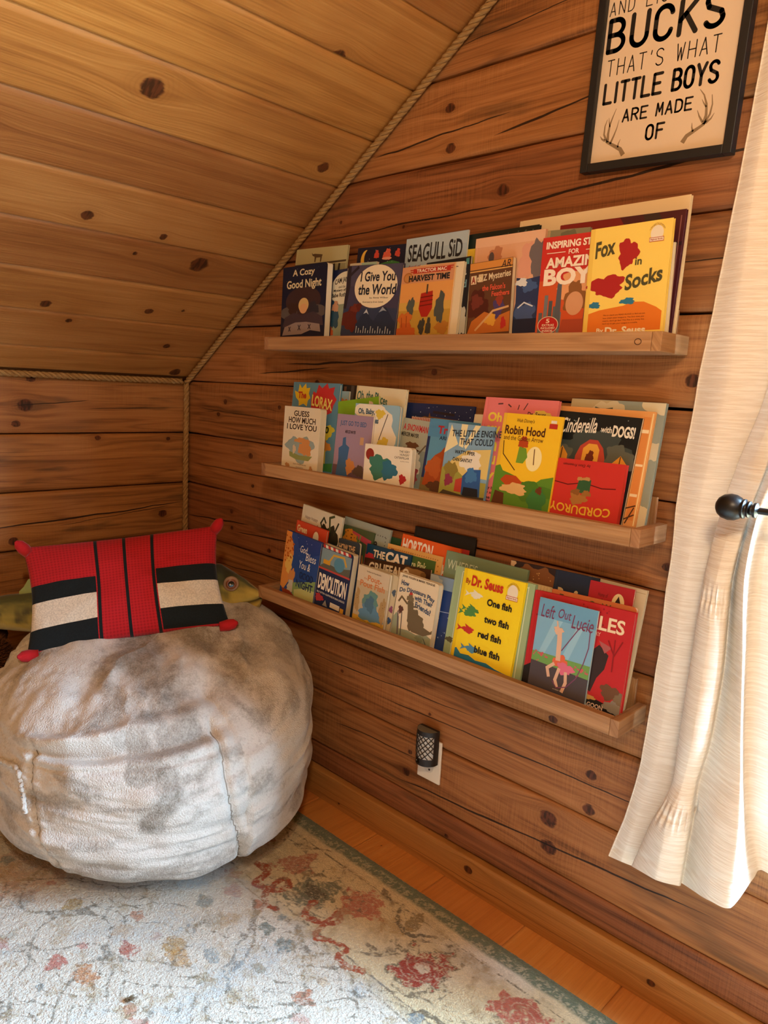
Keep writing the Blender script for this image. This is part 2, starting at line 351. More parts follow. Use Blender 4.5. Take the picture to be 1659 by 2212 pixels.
KN_L = [(-0.571, 1.185, .018), (-0.60, 1.127, .011), (-0.551, 1.268, .012), (-0.339, 1.080, .009), (-0.076, 1.073, .007), (-0.098, 0.799, .014), (-0.618, 0.755, .013), (-0.9, 1.0, .014)]
CK_L = [(-0.62, 1.180, -0.36, 1.205, 1.3, .006), (-0.38, 1.178, -0.0, 1.185, 1.0, .006), (-0.75, 0.80, 0.0, 0.836, 2.6, .012), (-0.5, 0.79, -0.05, 0.83, 1.2, .01)]
for i in range(-1, 7):
    z0, z1 = (0.0, seams[0]) if i < 0 else (seams[i], min(seams[i+1], 1.279)); sd = 21.3+i*0.77
    us = np.concatenate([[BACKY, -2.5, -1.8], np.arange(-1.2, -0.0005, 0.0055), [0.0]]); vs = edge_rows(z0, z1, 0.0055)
    def pos(U, V, z0=z0, z1=z1, sd=sd):
        e = np.minimum(V-z0, z1-V)
        x = -0.0035-0.011*np.exp(-(np.maximum(e, 0)/0.0045))-(fbm(U*2.5, V*9, sd*3, 3)-.5)*0.006
        x = np.where((np.arange(V.shape[1]) == 0) | (np.arange(V.shape[1]) == V.shape[1]-1), -0.06, np.minimum(x, -0.0005)); return x, U, V
    wood_piece('log', us, vs, pos, [k for k in KN_L if z0 < k[1] < z1], [c for c in CK_L if z0 < (c[1]+c[3])/2 < z1], sd, M_LOGL, wall_left)

# sloping plank ceiling
nrm = Vector((-SLOPE, 0, 1)).normalized()
b = MB(); H_ = 0.06
for (xa, xb) in ((-0.2, RX), (RX, 5.2)):
    za = cz(xa) if xb == RX else cz(RX); zb = cz(RX) if xb == RX else cz(5-5.2)
    p = [(xa, BACKY-.1, za+.022), (xb, BACKY-.1, zb+.022), (xb, .16, zb+.022), (xa, .16, za+.022)]
    q = [(x, y, z+.1) for x, y, z in p]
    b.face(p); b.face(q[::-1])
    for i in range(4): b.face([p[i], q[i], q[(i+1) % 4], p[(i+1) % 4]])
ceiling = b.build('ceiling', mat('#8a5a30', 0.7), kind='structure')
KN_C = [(-0.618, 0.867, .021), (-0.097, 0.823, .015), (-0.619, 0.551, .013), (-0.403, 0.534, .009), (-0.251, 0.47, .024), (-0.61, 0.267, .013), (-0.307, 0.283, .012), (-0.524, 0.215, .009), (-0.17, 0.148, .010), (-0.263, 1.056, .014), (-0.07, 0.03, .018), (-0.45, 0.47, .006), (-0.9, 0.70, .012), (-0.98, 0.35, .010), (-0.2, 0.30, .006)]
xs_ = [0.004]+[0.1+0.1362*k for k in range(0, 18)]; xs_[-1] = min(xs_[-1], RX); xs_ = [x for x in xs_ if x < RX]+[RX]
for k in range(len(xs_)-1):
    x0, x1 = xs_[k], xs_[k+1]; sd = 41.7+k*0.617
    st = 0.006 if x1 < 1.6 else 0.04
    vs = edge_rows(x0, x1, st, 0.0008); us = np.concatenate([[BACKY, -2.4, -1.6], np.arange(-1.25, -0.003, 0.007), [-0.0015]])
    def pos(U, V, x0=x0, x1=x1, sd=sd):
        e = np.minimum(V-x0, x1-V); up = 0.0060*np.clip(1-e/0.0065, 0, 1)
        up = np.where((np.arange(V.shape[1]) == 0) | (np.arange(V.shape[1]) == V.shape[1]-1), 0.02, up)+(fbm(U*1.5, V*4, sd, 2)-.5)*0.0015
        return V+nrm.x*up*0.3, U, cz(V)+up*1.05
    wood_piece('ceiling_plank', us, vs, pos, [q for q in KN_C if x0 < q[1] < x1], [], sd, M_CEIL, ceiling)

# floor boards run towards the wall
fb = [0.04+0.2567*k for k in range(0, 20)]
for k in range(len(fb)-1):
    x0, x1 = fb[k], min(fb[k+1], 5.0); sd = 61.1+k*0.531
    if x0 >= 5.0: break
    if k == 0: x0 = 0.0
    vs = edge_rows(x0, x1, 0.012, 0.0009); us = np.concatenate([[BACKY, -1.5], np.arange(-0.4, -0.001, 0.012), [0.0]])
    def pos(U, V, x0=x0, x1=x1):
        e = np.minimum(V-x0, x1-V); dn = 0.0025*np.clip(1-e/0.0035, 0, 1)
        dn = np.where((np.arange(V.shape[1]) == 0) | (np.arange(V.shape[1]) == V.shape[1]-1), 0.02, dn); return V, U, -dn
    kn = [(-0.02-0.03*random.random(), x0+0.05, .0035), (-0.03, x1-0.03, .0035), (-0.09, x0+0.12, .004)]
    wood_piece('floorboard', us, vs, pos, kn, [], sd, M_FLOOR, floor)

# window: frame, mullions and panes
wn = empty('window_1', ((WX0+WX1)/2, 0.1, WZ0), kind='structure')
wn['label'] = 'white framed window with panes behind the curtain'
b = MB(); wm = mat('#e8e4da', 0.4)
ox, oz = (WX0+WX1)/2, WZ0
def wbox(x0, x1, y0, y1, z0, z1): b.box(x0-ox, x1-ox, y0-0.1, y1-0.1, z0-oz, z1-oz)
for (x0, x1, z0, z1) in ((WX0-0.05, WX0, WZ0-0.05, WZ1+0.05), (WX1, WX1+0.05, WZ0-0.05, WZ1+0.05), (WX0, WX1, WZ0-0.05, WZ0), (WX0, WX1, WZ1, WZ1+0.05)): wbox(x0, x1, 0.002, 0.16, z0, z1)
b.build('window_frame', wm, wn)
b = MB(); wbox((WX0+WX1)/2-0.012, (WX0+WX1)/2+0.012, 0.07, 0.1, WZ0, WZ1); b.build('mullion', wm, wn)
b = MB(); wbox(WX0, WX1, 0.072, 0.098, (WZ0+WZ1)/2-0.015, (WZ0+WZ1)/2+0.015); b.build('sash_rail', wm, wn)
g = NT('window_glass'); tr = g.n('ShaderNodeBsdfTransparent'); gl = g.n('ShaderNodeBsdfGlossy'); gl.inputs['Roughness'].default_value = 0.02
mx = g.n('ShaderNodeMixShader'); mx.inputs[0].default_value = 0.06; g.t.links.new(tr.outputs[0], mx.inputs[1]); g.t.links.new(gl.outputs[0], mx.inputs[2]); g.t.links.new(mx.outputs[0], g.out.inputs[0])
for i in range(2):
    for j in range(2):
        b = MB(); xa = WX0 if i == 0 else ox+0.012; za = WZ0 if j == 0 else (WZ0+WZ1)/2+0.015
        wbox(xa, xa+(WX1-WX0)/2-0.012, 0.083, 0.087, za, za+(WZ1-WZ0)/2-0.015); b.build('pane', g.m, wn)

# ---------------------------------------------------------------- rope trim
g = NT('rope_fibre'); a = g.attr('rp').outputs['Vector']
nz = g.noise(a, 1.0, 4, 0.65)
cr = g.n('ShaderNodeValToRGB'); g.put(cr.inputs[0], nz); e = cr.color_ramp.elements
e[0].position = .3; e[0].color = lin('#6b4c28'); e[1].position = .72; e[1].color = lin('#c9a068')
g.put(g.b.inputs['Base Color'], cr.outputs[0]); g.b.inputs['Roughness'].default_value = .85; g.b.inputs['Specular IOR Level'].default_value = .15
g.bump(nz, .7, .002); M_ROPE = g.m
def rope(p0, p1, label, sag=0.0, sd=0):
    p0 = np.array(p0); p1 = np.array(p1); L = np.linalg.norm(p1-p0); d = (p1-p0)/L
    a = np.cross(d, [0.3, 0.2, 0.9]); a /= np.linalg.norm(a); b_ = np.cross(d, a)
    root = empty('rope', tuple(p0), label=label, cat='rope', group='rope trim in the corner')
    n = int(L/0.0045)+2; s = np.linspace(0, L, n); k = 10
    bow = (fbm(s*3, s*0, 3+sd, 3)-.5)*0.010
    for st in range(3):
        th = 2*np.pi*(s/0.056+st/3.0)
        c = d*s[:, None]+(a*np.cos(th)[:, None]+b_*np.sin(th)[:, None])*0.0051+a*(bow*sag)[:, None]
        t = np.gradient(c, axis=0); t /= np.linalg.norm(t, axis=1)[:, None]
        n1 = np.cross(t, d+0.01); n1 = (a*np.cos(th)[:, None]+b_*np.sin(th)[:, None]); n1 = n1-t*(n1*t).sum(1)[:, None]; n1 /= np.linalg.norm(n1, axis=1)[:, None]; n2 = np.cross(t, n1)
        ph = np.linspace(0, 2*np.pi, k, endpoint=False)
        rr = 0.0056*(1+0.10*(vnoise(s[:, None]*300, ph[None]*2, 7+st)-.5))
        V = c[:, None, :]+rr[..., None]*(n1[:, None, :]*np.cos(ph)[None, :, None]+n2[:, None, :]*np.sin(ph)[None, :, None])
        F = grid_faces(k, n, True); Vt = np.transpose(V, (1, 0, 2)).reshape(-1, 3)
        me = np_mesh('strand', Vt, F, M_ROPE)
        SS, PP = np.meshgrid(s, ph, indexing='ij')
        rp = np.stack([SS*40+PP*0, (PP*1.1+SS*55)*2.2, SS*0+st*5], -1); set_attr(me, 'rp', 'FLOAT_VECTOR', np.transpose(rp, (1, 0, 2)))
        link('strand', me, root)
off = 0.013
rope((off, -0.013, 0.0), (off, -0.012, KNEE-0.018), 'twisted tan rope running down the corner between the log walls', 1, 1)
rope((off, -2.2, KNEE-0.008), (off, -0.03, KNEE-0.010), 'twisted tan rope along the top of the low log wall', .6, 2)
x1 = 1.9
rope((off+0.002, -0.012, cz(off)-0.020), (x1, -0.012, cz(x1)-0.017), 'twisted tan rope climbing the slope between ceiling planks and shelf wall', .5, 3)

# ---------------------------------------------------------------- shelves
SHX0, SHX1, LIPH = 0.620, 1.8175, 0.0365
SHZ = {1: (1.4239, 1.4248), 2: (1.0546, 1.0530), 3: (0.6735, 0.6620)}
SHD = {1: 0.1245, 2: 0.1245, 3: 0.1255}
FLOOR_T = 0.0065
def shelf_floor_z(s, x):
    a, c = SHZ[s]; return a+(c-a)*(x-SHX0)/(SHX1-SHX0)-LIPH+FLOOR_T
lab = {1: 'topmost wooden picture ledge, level with the rope slope', 2: 'middle wooden picture ledge on the log wall', 3: 'lowest wooden picture ledge, ending beside the fish cushion'}
for s in (1, 2, 3):
    za, zb = SHZ[s]; L = SHX1-SHX0; D = SHD[s]; ang = math.atan2(zb-za, L)
    root = empty('picture_ledge', (SHX0, 0, za-LIPH), (0, -ang, 0), label=lab[s], cat='shelf', group='picture ledges on the log wall')
    sd = 80+s*3.3; c = 0.0195
    plank_box('front_lip', (L/2, -D+0.0095, LIPH/2), L-2*c, LIPH, 0.019, (1, 0, 0), (0, 0, 1), sd, M_SHELF, root)
    plank_box('end_cap', (c/2-.0003, -D/2-0.0006, LIPH/2), D-0.001, LIPH, c-.0006, (0, 1, 0), (0, 0, 1), sd+.7, M_SHELF, root)
    plank_box('end_cap', (L-c/2+.0003, -D/2-0.0006, LIPH/2), D-0.001, LIPH, c-.0006, (0, 1, 0), (0, 0, 1), sd+1.4, M_SHELF, root)
    plank_box('ledge_board', (L/2, (-D+0.019)/2-.0006, FLOOR_T/2+.0001), L-2*c, D-0.020, FLOOR_T, (1, 0, 0), (0, 1, 0), sd+2.1, M_SHELF, root, bev=.0008)
    plank_box('wall_cleat', (L-c-0.016, -0.0055, FLOOR_T+.041), 0.080, 0.022, 0.009, (0, 0, 1), (1, 0, 0), sd+2.6, M_SHELF, root)
    if s == 1:
        b = MB(); ring = []
        for i in range(28):
            t = 2*math.pi*i/28; ring.append((L-c-0.026+0.0065*math.cos(t), -D-0.0003, LIPH*.48+0.0055*math.sin(t)))
        b.tube(ring+[ring[0]], 0.0007); b.build('knot_ring', mat('#4a2c18', .7), root)
# ---------------------------------------------------------------- rug
def ray_dir(px, py): return _r*(px-829.5)/FPX-_u*(py-1106.0)/FPX+_f
def at_y(px, py, Y): d = ray_dir(px, py); return CAM+d*(Y-CAM[1])/d[1]
def at_d(px, py, dist): d = ray_dir(px, py); return CAM+d*dist/math.hypot(d[0], d[1])

RX0, RX1, RY0, RY1, RT = 0.10, 2.70, -2.20, -0.118, 0.011
def srgb(h): return np.array(lin(h)[:3])
def smooth_line(pts, n=5):
    P = [np.array(p) for p in pts]; out = []
    for i in range(len(P)-1):
        p0, p1, p2, p3 = P[max(i-1, 0)], P[i], P[i+1], P[min(i+2, len(P)-1)]
        for t in np.linspace(0, 1, n, endpoint=False): out.append(tuple(.5*((2*p1)+(-p0+p2)*t+(2*p0-5*p1+4*p2-p3)*t*t+(-p0+3*p1-3*p2+p3)*t**3)))
    return out+[tuple(P[-1])]
def paint_rug(X, Y):
    """woven pattern of the rug: cream ground, sage border, faded flowers"""
    e = np.minimum(np.minimum(X-RX0, RX1-X), np.minimum(Y-RY0, RY1-Y))
    n1 = fbm(X*22, Y*22, 1, 4); n2 = fbm(X*90, Y*90, 5, 3); n3 = fbm(X*5, Y*5, 9, 3); th = vnoise(X*330, Y*330, 2); nm = fbm(X*55, Y*55, 71, 3)
    wx = X+(fbm(X*16, Y*16, 21, 3)-.5)*.035; wy = Y+(fbm(X*16, Y*16, 31, 3)-.5)*.035
    C = srgb('#d6c49c')[None]*np.ones(X.shape+(1,))
    def lay(mask, col, k=1.0): 
        nonlocal C
        m_ = np.clip(mask*k, 0, 1)[..., None]; C = C*(1-m_)+srgb(col)*m_
    worn = sstep(.34, .60, n2*.55+th*.45)
    lay(sstep(.50, .72, n3), '#d9cfbb', .8)
    lay(sstep(.46, .62, n1)*sstep(.4, .6, n3), '#b6a88c', .45)
    # field inside the border: greyer, lighter
    fld = sstep(.285, .33, e+(n1-.5)*.05)
    lay(fld, '#d6d2c8', .75)
    # outer sage band
    band = (1-sstep(.040, .054, e+(n1-.5)*.012))
    lay(band, '#6d7760', 1.0); lay(band*sstep(.52, .60, n2*.6+th*.4)*sstep(.012, .02, e), '#b3ab8c', .8); lay((1-sstep(.009, .013, e)), '#6a715a', 1)
    # guard lines
    for d, wd, col in ((.078, .0022, '#5e5440'), (.292, .0025, '#6b6152'), (.322, .002, '#8a7f6c')):
        lay((np.abs(e-d+(n1-.5)*.006) < wd)*worn, col, .9)
    lay((np.abs(e-.306) < .012)*worn, '#a79d86', .45)
    # sinuous vine of short dark stitches in the border
    bz = (e > .06) & (e < .28)
    v = np.abs(np.sin(wx*21+np.sin(wy*24)*1.5)*np.cos(wy*26+np.sin(wx*15)*1.2))
    lay((v < .085)*bz*worn*sstep(.42, .55, fbm(X*9, Y*9, 43, 2)), '#665a45', .85)
    lay(sstep(.60, .68, n1)*bz*worn, '#a38f6c', .6)
    def flower(cx, cy, rx, ry, col, k=.9, pet=6, ring=None, sd=0):
        du = (X-cx)/rx; dv = (Y-cy)/ry; r = np.hypot(du, dv); a = np.arctan2(dv, du)
        edge = 1+.14*np.sin(a*pet+sd)+(n1-.5)*1.3+(nm-.5)*1.1
        if ring: lay(((r > edge*1.02) & (r < edge*1.22))*worn, ring, .9)
        m_ = (r < edge)*sstep(.30, .52, n2*.6+th*.4+(1-np.minimum(r, 1))*.12)
        lay(m_, col, k); lay((np.abs(np.sin(r*9+a*2)) < .25)*(r < edge*.95)*worn, '#d4c3a6', .55)
    flower(1.035, -.283, .050, .045, '#a85a44', .75, 5); flower(1.15, -.318, .072, .062, '#6c705c', .95, 9, sd=1)
    flower(1.15, -.318, .040, .018, '#544e3c', .8, 3)
    flower(1.266, -.268, .056, .050, '#b4614c', .85, 7, sd=2); flower(1.509, -.311, .062, .058, '#9c3f2c', 1.0, 6, '#6b6048', 3)
    flower(1.509, -.311, .018, .016, '#d9c9ad', .9, 4); flower(1.728, -.255, .060, .050, '#b05543', .9, 6, sd=4)
    flower(.581, -.80, .11, .09, '#b98a6c', .55, 5); flower(1.40, -.22, .020, .030, '#7c6a40', .8, 4); flower(1.37, -.26, .035, .028, '#a98d5a', .6, 4)
    for (cx, cy, col) in ((1.92, -.32, '#a85a44'), (2.15, -.27, '#6c705c'), (2.35, -.31, '#9c3f2c'), (.86, -.30, '#9c5a44'), (.6, -.3, '#6c705c')): flower(cx, cy, .06, .055, col, .85, 6)
    def stroke(pts, wd, col, k=1.0):
        d = np.full(X.shape, 9.0); pts = smooth_line(pts)
        for (a0, b0), (a1, b1) in zip(pts[:-1], pts[1:]):
            vx, vy = a1-a0, b1-b0; t = np.clip(((wx-a0)*vx+(wy-b0)*vy)/(vx*vx+vy*vy), 0, 1); d = np.minimum(d, np.hypot(wx-a0-t*vx, wy-b0-t*vy))
        lay((d < wd*(.35+n1*1.1))*sstep(.30, .50, n2*.6+th*.4), col, k)
    stroke([(.955, -.365), (1.0, -.36), (1.02, -.40), (1.07, -.395), (1.095, -.36), (1.06, -.345), (1.08, -.43), (1.13, -.43)], .0105, '#9a4826', 1)
    stroke([(1.175, -.35), (1.20, -.40), (1.25, -.38), (1.28, -.35), (1.25, -.335), (1.27, -.41), (1.34, -.40), (1.36, -.44), (1.42, -.42)], .0105, '#a04c2a', 1)
    stroke([(1.56, -.43), (1.60, -.40), (1.66, -.41), (1.70, -.37)], .006, '#6a5f4a', .9); stroke([(1.33, -.20), (1.36, -.245), (1.42, -.25), (1.46, -.22)], .006, '#5f5846', .9)
    # small faded sprigs in the field
    r2 = np.random.default_rng(4); cols = ['#b0714e', '#a9543f', '#8f7a45', '#7f8f92', '#6e7c7a', '#b58b4e', '#b5614f', '#77705c']
    known = [(1.021, -.863, '#b5763c', .030), (1.015, -.76, '#a9503c', .022), (.951, -.893, '#b5614f', .026), (1.069, -.677, '#a98440', .030), (1.237, -.494, '#6f7d7a', .028), (1.387, -.554, '#b06a44', .028), (.788, -.789, '#a88a4c', .028), (1.10, -.459, '#b0714e', .02), (1.17, -.49, '#728079', .026)]
    for (cx, cy, c_, rr) in known: flower(cx, cy, rr, rr*.8, c_, .85, 4, sd=cx*9)
    for i in range(150):
        cx = r2.uniform(.3, 2.2); cy = r2.uniform(-1.7, -.42); rr = r2.uniform(.010, .030)
        if any(math.hypot(cx-q[0], cy-q[1]) < .05 for q in known): continue
        flower(cx, cy, rr, rr*r2.uniform(.6, 1.1), cols[r2.integers(len(cols))], r2.uniform(.35, .8), int(r2.integers(3, 6)), sd=i)
    v2 = np.abs(np.sin(wx*17+np.sin(wy*13)*2.0)*np.cos(wy*15+np.sin(wx*11)*2.2))
    lay((v2 < .05)*fld*worn*sstep(.40, .52, fbm(X*6, Y*6, 77, 2)), '#6f6857', .8)
    lay(fld*sstep(.56, .74, fbm(X*9, Y*9, 61, 4))*worn, '#a4b8c2', .40)
    dash = np.abs(np.sin(wx*70+np.sin(wy*60)*2))*np.abs(np.sin(wy*85+np.sin(wx*40)*2))
    lay((dash < .07)*worn*sstep(.47, .56, fbm(X*11, Y*11, 91, 2))*(e > .07), '#6f6653', .8)
    lay(sstep(.62, .70, fbm(X*30, Y*30, 95, 3))*(e > .07)*worn, '#a8916a', .55)
    C = C*(0.84+0.30*th[..., None])
    return C
us = np.concatenate([np.linspace(RX0, .28, 12)[:-1], np.arange(.28, 1.98, .0026), np.linspace(1.98, RX1, 20)])
vs = np.concatenate([np.linspace(RY0, -1.16, 20)[:-1], np.arange(-1.16, RY1-.0005, .0026), [RY1-.0008, RY1, RY1]])
U, V = np.meshgrid(us, vs, indexing='ij')
Z = RT+(vnoise(U*240, V*240, 3)-.5)*.0022+(fbm(U*4, V*4, 8, 2)-.5)*.003
Z[:, -3] = RT-.001; Z[:, -2] = RT-.004; Z[:, -1] = 0.0008; Z[0, :] = .001; Z[-1, :] = .001; Z[:, 0] = .001
me = np_mesh('rug', np.stack([U, V, Z], -1).reshape(-1, 3), grid_faces(len(us), len(vs)))
col = np.ones(U.shape+(4,)); col[..., :3] = paint_rug(U, V); set_attr(me, 'dye', 'FLOAT_COLOR', col)
g = NT('rug_pile'); dy = g.attr('dye').outputs['Color']; tc = g.n('ShaderNodeTexCoord').outputs['Object']
nz = g.noise(tc, 420, 2, .6); g.put(g.b.inputs['Base Color'], g.mix(g.smooth(nz, .25, .75), g.mix(.22, dy, (0, 0, 0, 1)), dy))
g.b.inputs['Roughness'].default_value = .95; g.b.inputs['Specular IOR Level'].default_value = .05; g.b.inputs['Sheen Weight'].default_value = .25
g.bump(g.noise(tc, 240, 1, .6), .8, .004); me.materials.append(g.m)
link('area_rug', me, label='faded cream floral rug with a sage green border on the pine floor', cat='rug')
# tuft of lint lying on the rug
b = MB(); p = at_y(274, 2165, -.832)
for i in range(26):
    a = RNG.uniform(0, 6.28); l = RNG.uniform(.008, .02); q0 = np.array([1.146, -.832, RT+.003])+RNG.normal(0, .003, 3)*[1, 1, .3]
    q1 = q0+np.array([math.cos(a)*l*.5+.004, math.sin(a)*l*.5+.008, RNG.uniform(.0, .008)]); b.tube([q0, (q0+q1)/2+[0, 0, .003], q1], .0007, n=4)
b.build('lint_tuft', mat('#6b5b44', .95), label='small brown tuft of lint lying on the rug', cat='lint')

# ---------------------------------------------------------------- bean bag
BX, BY, BR, BH = 0.625, -0.465, 0.430, 0.585
def bean_surface(A, S):
    prof = np.where(S > 0, (1-np.abs(S)**4.2)**(1/2.5), (1-np.abs(S)**3.0)**(1/2.1))
    lobes = 1+.02*np.cos(A*2-1.0)+.012*np.cos(A*3+.4)
    R = BR*prof*lobes
    X = BX+R*np.cos(A); Y = BY+R*np.sin(A); Z = BH/2*(1+S)
    Z = Z*(1-.50*(X-BX)+.32*(Y-BY))
    return X, Y, Z, prof
na, ns = 560, 300
A, S = np.meshgrid(np.linspace(0, 2*np.pi, na, endpoint=False), np.sin(np.linspace(-np.pi/2, np.pi/2, ns)), indexing='ij')
X, Y, Z, prof = bean_surface(A, S)
SEAMS = [([-.9, -.6, .1, .44, .88], [.06, .0, -.11, -.15, -.13], .86), ([-.9, -.62, .29, .68], [-1.0, -1.06, -1.30, -1.35], .66), ([-.9, .9], [1.35, 1.25], .8), ([-.9, .9], [2.7, 2.6], .8), ([-.9, .9], [3.9, 4.0], .8)]
cA, sA = np.cos(A), np.sin(A)
wr = np.zeros(A.shape)
dF = np.angle(np.exp(1j*(A+.74)))
sl = np.interp(dF, [-1.2, -.61, 0, .61, 1.2], [.55, .68, .85, .90, .90])       # rim where the top panel meets the side
top = sstep(sl-.06, sl+.05, S)
q1 = fbm(X*7+3, Y*7, 2, 4); q2 = fbm(X*10, Y*9+5, 12, 2)
wr += top*((q1-.5)*.055+np.abs(q2-.5)*-.045*(1-.6*sstep(.2, 1.0, -dF)))
side = 1-top
wr += side*((fbm(A*2.2+40, S*3.2+9, 6, 3)-.5)*.045+(fbm(A*2.0+40, S*12+9, 16, 2)-.5)*.012)
front = np.exp(-(dF/.66)**8)
ridge = np.exp(-((S-sl-.01)/.030)**2); groove = np.exp(-((S-sl+.075)/.035)**2); g2 = np.exp(-((S-sl+.17)/.02)**2)
wr += front*(ridge*.022-groove*.030-g2*.006)
for (ss, aa, smax) in SEAMS:
    d = np.angle(np.exp(1j*(A-np.interp(S, ss, aa))))*BR; lim = (1-sstep(smax-.03, smax+.03, S))*sstep(-.97, -.8, S)
    wr -= np.exp(-(d/.007)**2)*.010*lim; wr += np.exp(-((np.abs(d)-.022)/.014)**2)*.006*fbm(S*26, A*0+aa[0], 4, 2)*lim
nx = cA*np.maximum(prof, .15); ny = sA*np.maximum(prof, .15); nz_ = S*1.0; ln = np.sqrt(nx**2+ny**2+nz_**2)
X = X+nx/ln*wr; Y = Y+ny/ln*wr; Z = Z+nz_/ln*wr
Y = np.where(Y > -.012, -.012-.0*(Y), Y)
Z = np.maximum(Z, 0)+RT+.003
F = grid_faces(na, ns, True)
me = np_mesh('plush_cover', np.stack([X-BX, Y-BY, Z-RT], -1).reshape(-1, 3), F)
wrp = (fbm(A*5, S*5, 51, 3)-.5)*1.2
napn = fbm(A*4.2+4+wrp, S*7+2+wrp, 3, 4); nap = sstep(.42, .74, napn)*.60
nap = top*sstep(.38, .74, fbm(X*12+wrp*.5, Y*12, 23, 4))*.85+(1-top)*nap
dA = np.angle(np.exp(1j*(A+.50)))
nap = np.maximum(nap, np.exp(-((dA+.05*np.sin(S*9))/.080)**4)*sstep(.02, .16, S)*(1-sstep(.66, .78, S))*(.45+.8*fbm(A*20, S*9, 5, 3)))
set_attr(me, 'nap', 'FLOAT', nap)
g = NT('plush_fur'); tc = g.n('ShaderNodeTexCoord').outputs['Object']; np_ = g.attr('nap').outputs['Fac']
fz = g.noise(tc, 210, 3, .6); fz2 = g.noise(tc, 70, 3, .6)
k = g.math('MULTIPLY_ADD', g.math('SUBTRACT', fz, .5), 1.1, np_); k = g.math('MULTIPLY_ADD', g.math('SUBTRACT', fz2, .5), .8, k)
cr = g.n('ShaderNodeValToRGB'); g.put(cr.inputs[0], k); e = cr.color_ramp.elements
e[0].position = .0; e[0].color = lin('#c9c3ba'); e[1].position = 1.0; e[1].color = lin('#7d756a'); q = e.new(.35); q.color = lin('#b3aca2')
g.put(g.b.inputs['Base Color'], cr.outputs[0]); g.b.inputs['Roughness'].default_value = .95; g.b.inputs['Specular IOR Level'].default_value = .05
g.b.inputs['Sheen Weight'].default_value = .2; g.b.inputs['Sheen Roughness'].default_value = .5
g.bump(g.noise(tc, 260, 1.5, .6), .8, .0035); me.materials.append(g.m); M_FUR = g.m
bean = empty('bean_bag', (BX, BY, RT), label='big round grey plush bean bag sitting in the corner on the rug', cat='bean bag')
cover = link('plush_cover', me, bean)
# stitched seams down the side and ruffled zip flap
def bean_pt(a, s, out=0.0):
    i = int(round((a % (2*np.pi))/(2*np.pi)*na)) % na; j = int(np.argmin(np.abs(S[0]-s)))
    return np.array([X[i, j]-BX+math.cos(a)*out, Y[i, j]-BY+math.sin(a)*out, Z[i, j]-RT])
ms = mat('#8b8378', .95, spec=.05)
for (ss, aa, smax) in SEAMS[:3]:
    b = MB(); b.tube([bean_pt(float(np.interp(s, ss, aa)), s, .0008) for s in np.linspace(-.75, smax-.03, 90)], .0014, n=6); b.build('seam', ms, cover)
b = MB(); fl = []
for i, t in enumerate(np.linspace(0, 1, 70)):
    a = float(np.interp(t, [0, .35, .45, 1], [-1.72, -1.44, -1.385, -1.30])); s = float(np.interp(t, [0, .35, .45, 1], [.28, .41, .38, .06])); fl.append(bean_pt(a, s, .001))
b.tube(fl, [.0065+.0010*math.sin(i*1.3) for i in range(70)], n=8); b.build('zip_flap', M_FUR, bean, smooth=True)

# ---------------------------------------------------------------- colour-block pillow
def patch3(P):       # bilinear patch from 4 corners (BL, BR, TR, TL)
    BL, BR_, TR, TL = [np.array(p) for p in P]
    return lambda u, v: (BL*(1-u)[..., None]+BR_*u[..., None])*(1-v)[..., None]+(TL*(1-u)[..., None]+TR*u[..., None])*v[..., None]
PBL, PBR, PTL, PTR = at_d(58, 1402, 2.08), at_d(497, 1335, 2.08), at_d(48, 1183, 2.24), at_d(470, 1135, 2.24)
PBL[2] -= .02; PBR[2] -= .02
pf = patch3((PBL, PBR, PTR, PTL)); pn = np.cross(PBR-PBL, PTL-PBL); pn /= np.linalg.norm(pn)
if pn @ (CAM-PBL) < 0: pn = -pn
nu, nv = 180, 120
u, v = np.meshgrid(np.linspace(0, 1, nu), np.linspace(0, 1, nv), indexing='ij')
pin = 1-.055*np.sin(np.pi*u)**1.0; pv = .5+(v-.5)*(1-.05*np.sin(np.pi*u)); pu = .5+(u-.5)*(1-.07*np.sin(np.pi*v))
base = pf(pu, pv); puff = (np.sin(np.pi*u)*np.sin(np.pi*v))**.42
wrk = (fbm(u*5, v*4, 14, 3)-.5)*.022*puff+(fbm(u*16, v*3, 15, 2)-.5)*.007*np.exp(-np.minimum(u, 1-u)/.08)
def side(sgn, th): return base+pn*((puff*th+wrk)*sgn)[..., None]
ctr = (PBL+PBR)/2
def pcol(uu, vv):      # plain colour blocks: striped side panels, red middle
    k = vv
    if uu < .34 or uu > .66:
        if .02 < k < .20 or .44 < k < .60: return 1
        if .20 <= k <= .44: return 2
    elif abs(uu-.355) < .008 or abs(uu-.645) < .008 or abs(uu-.5) < .006: return 1
    return 0
def cloth(hexc, nm, mesh=False):
    g = NT(nm); tc = g.n('ShaderNodeTexCoord').outputs['Object']; nz = g.noise(tc, 260, 2)
    fac = g.smooth(nz, .3, .7)
    if mesh:
        a = g.attr('puv').outputs['Vector']; sp = g.n('ShaderNodeSeparateXYZ'); g.t.links.new(a, sp.inputs[0])
        s1 = g.math('SINE', g.math('MULTIPLY', g.math('ADD', sp.outputs[0], sp.outputs[1]), 330)); s2 = g.math('SINE', g.math('MULTIPLY', g.math('SUBTRACT', sp.outputs[0], sp.outputs[1]), 330))
        fac = g.smooth(g.math('MULTIPLY', s1, s2), -.2, .5)
    c = lin(hexc); dk = tuple(q*.72 for q in c[:3])+(1,)
    g.put(g.b.inputs['Base Color'], g.mix(fac, c, dk)); g.b.inputs['Roughness'].default_value = .8; g.b.inputs['Specular IOR Level'].default_value = .15; g.b.inputs['Sheen Weight'].default_value = .1
    g.bump(nz, .3, .001); return g.m
pm = [cloth('#ac1a20', 'red_cloth', True), cloth('#141a1c', 'black_cloth'), cloth('#d8cdbb', 'cream_cloth')]
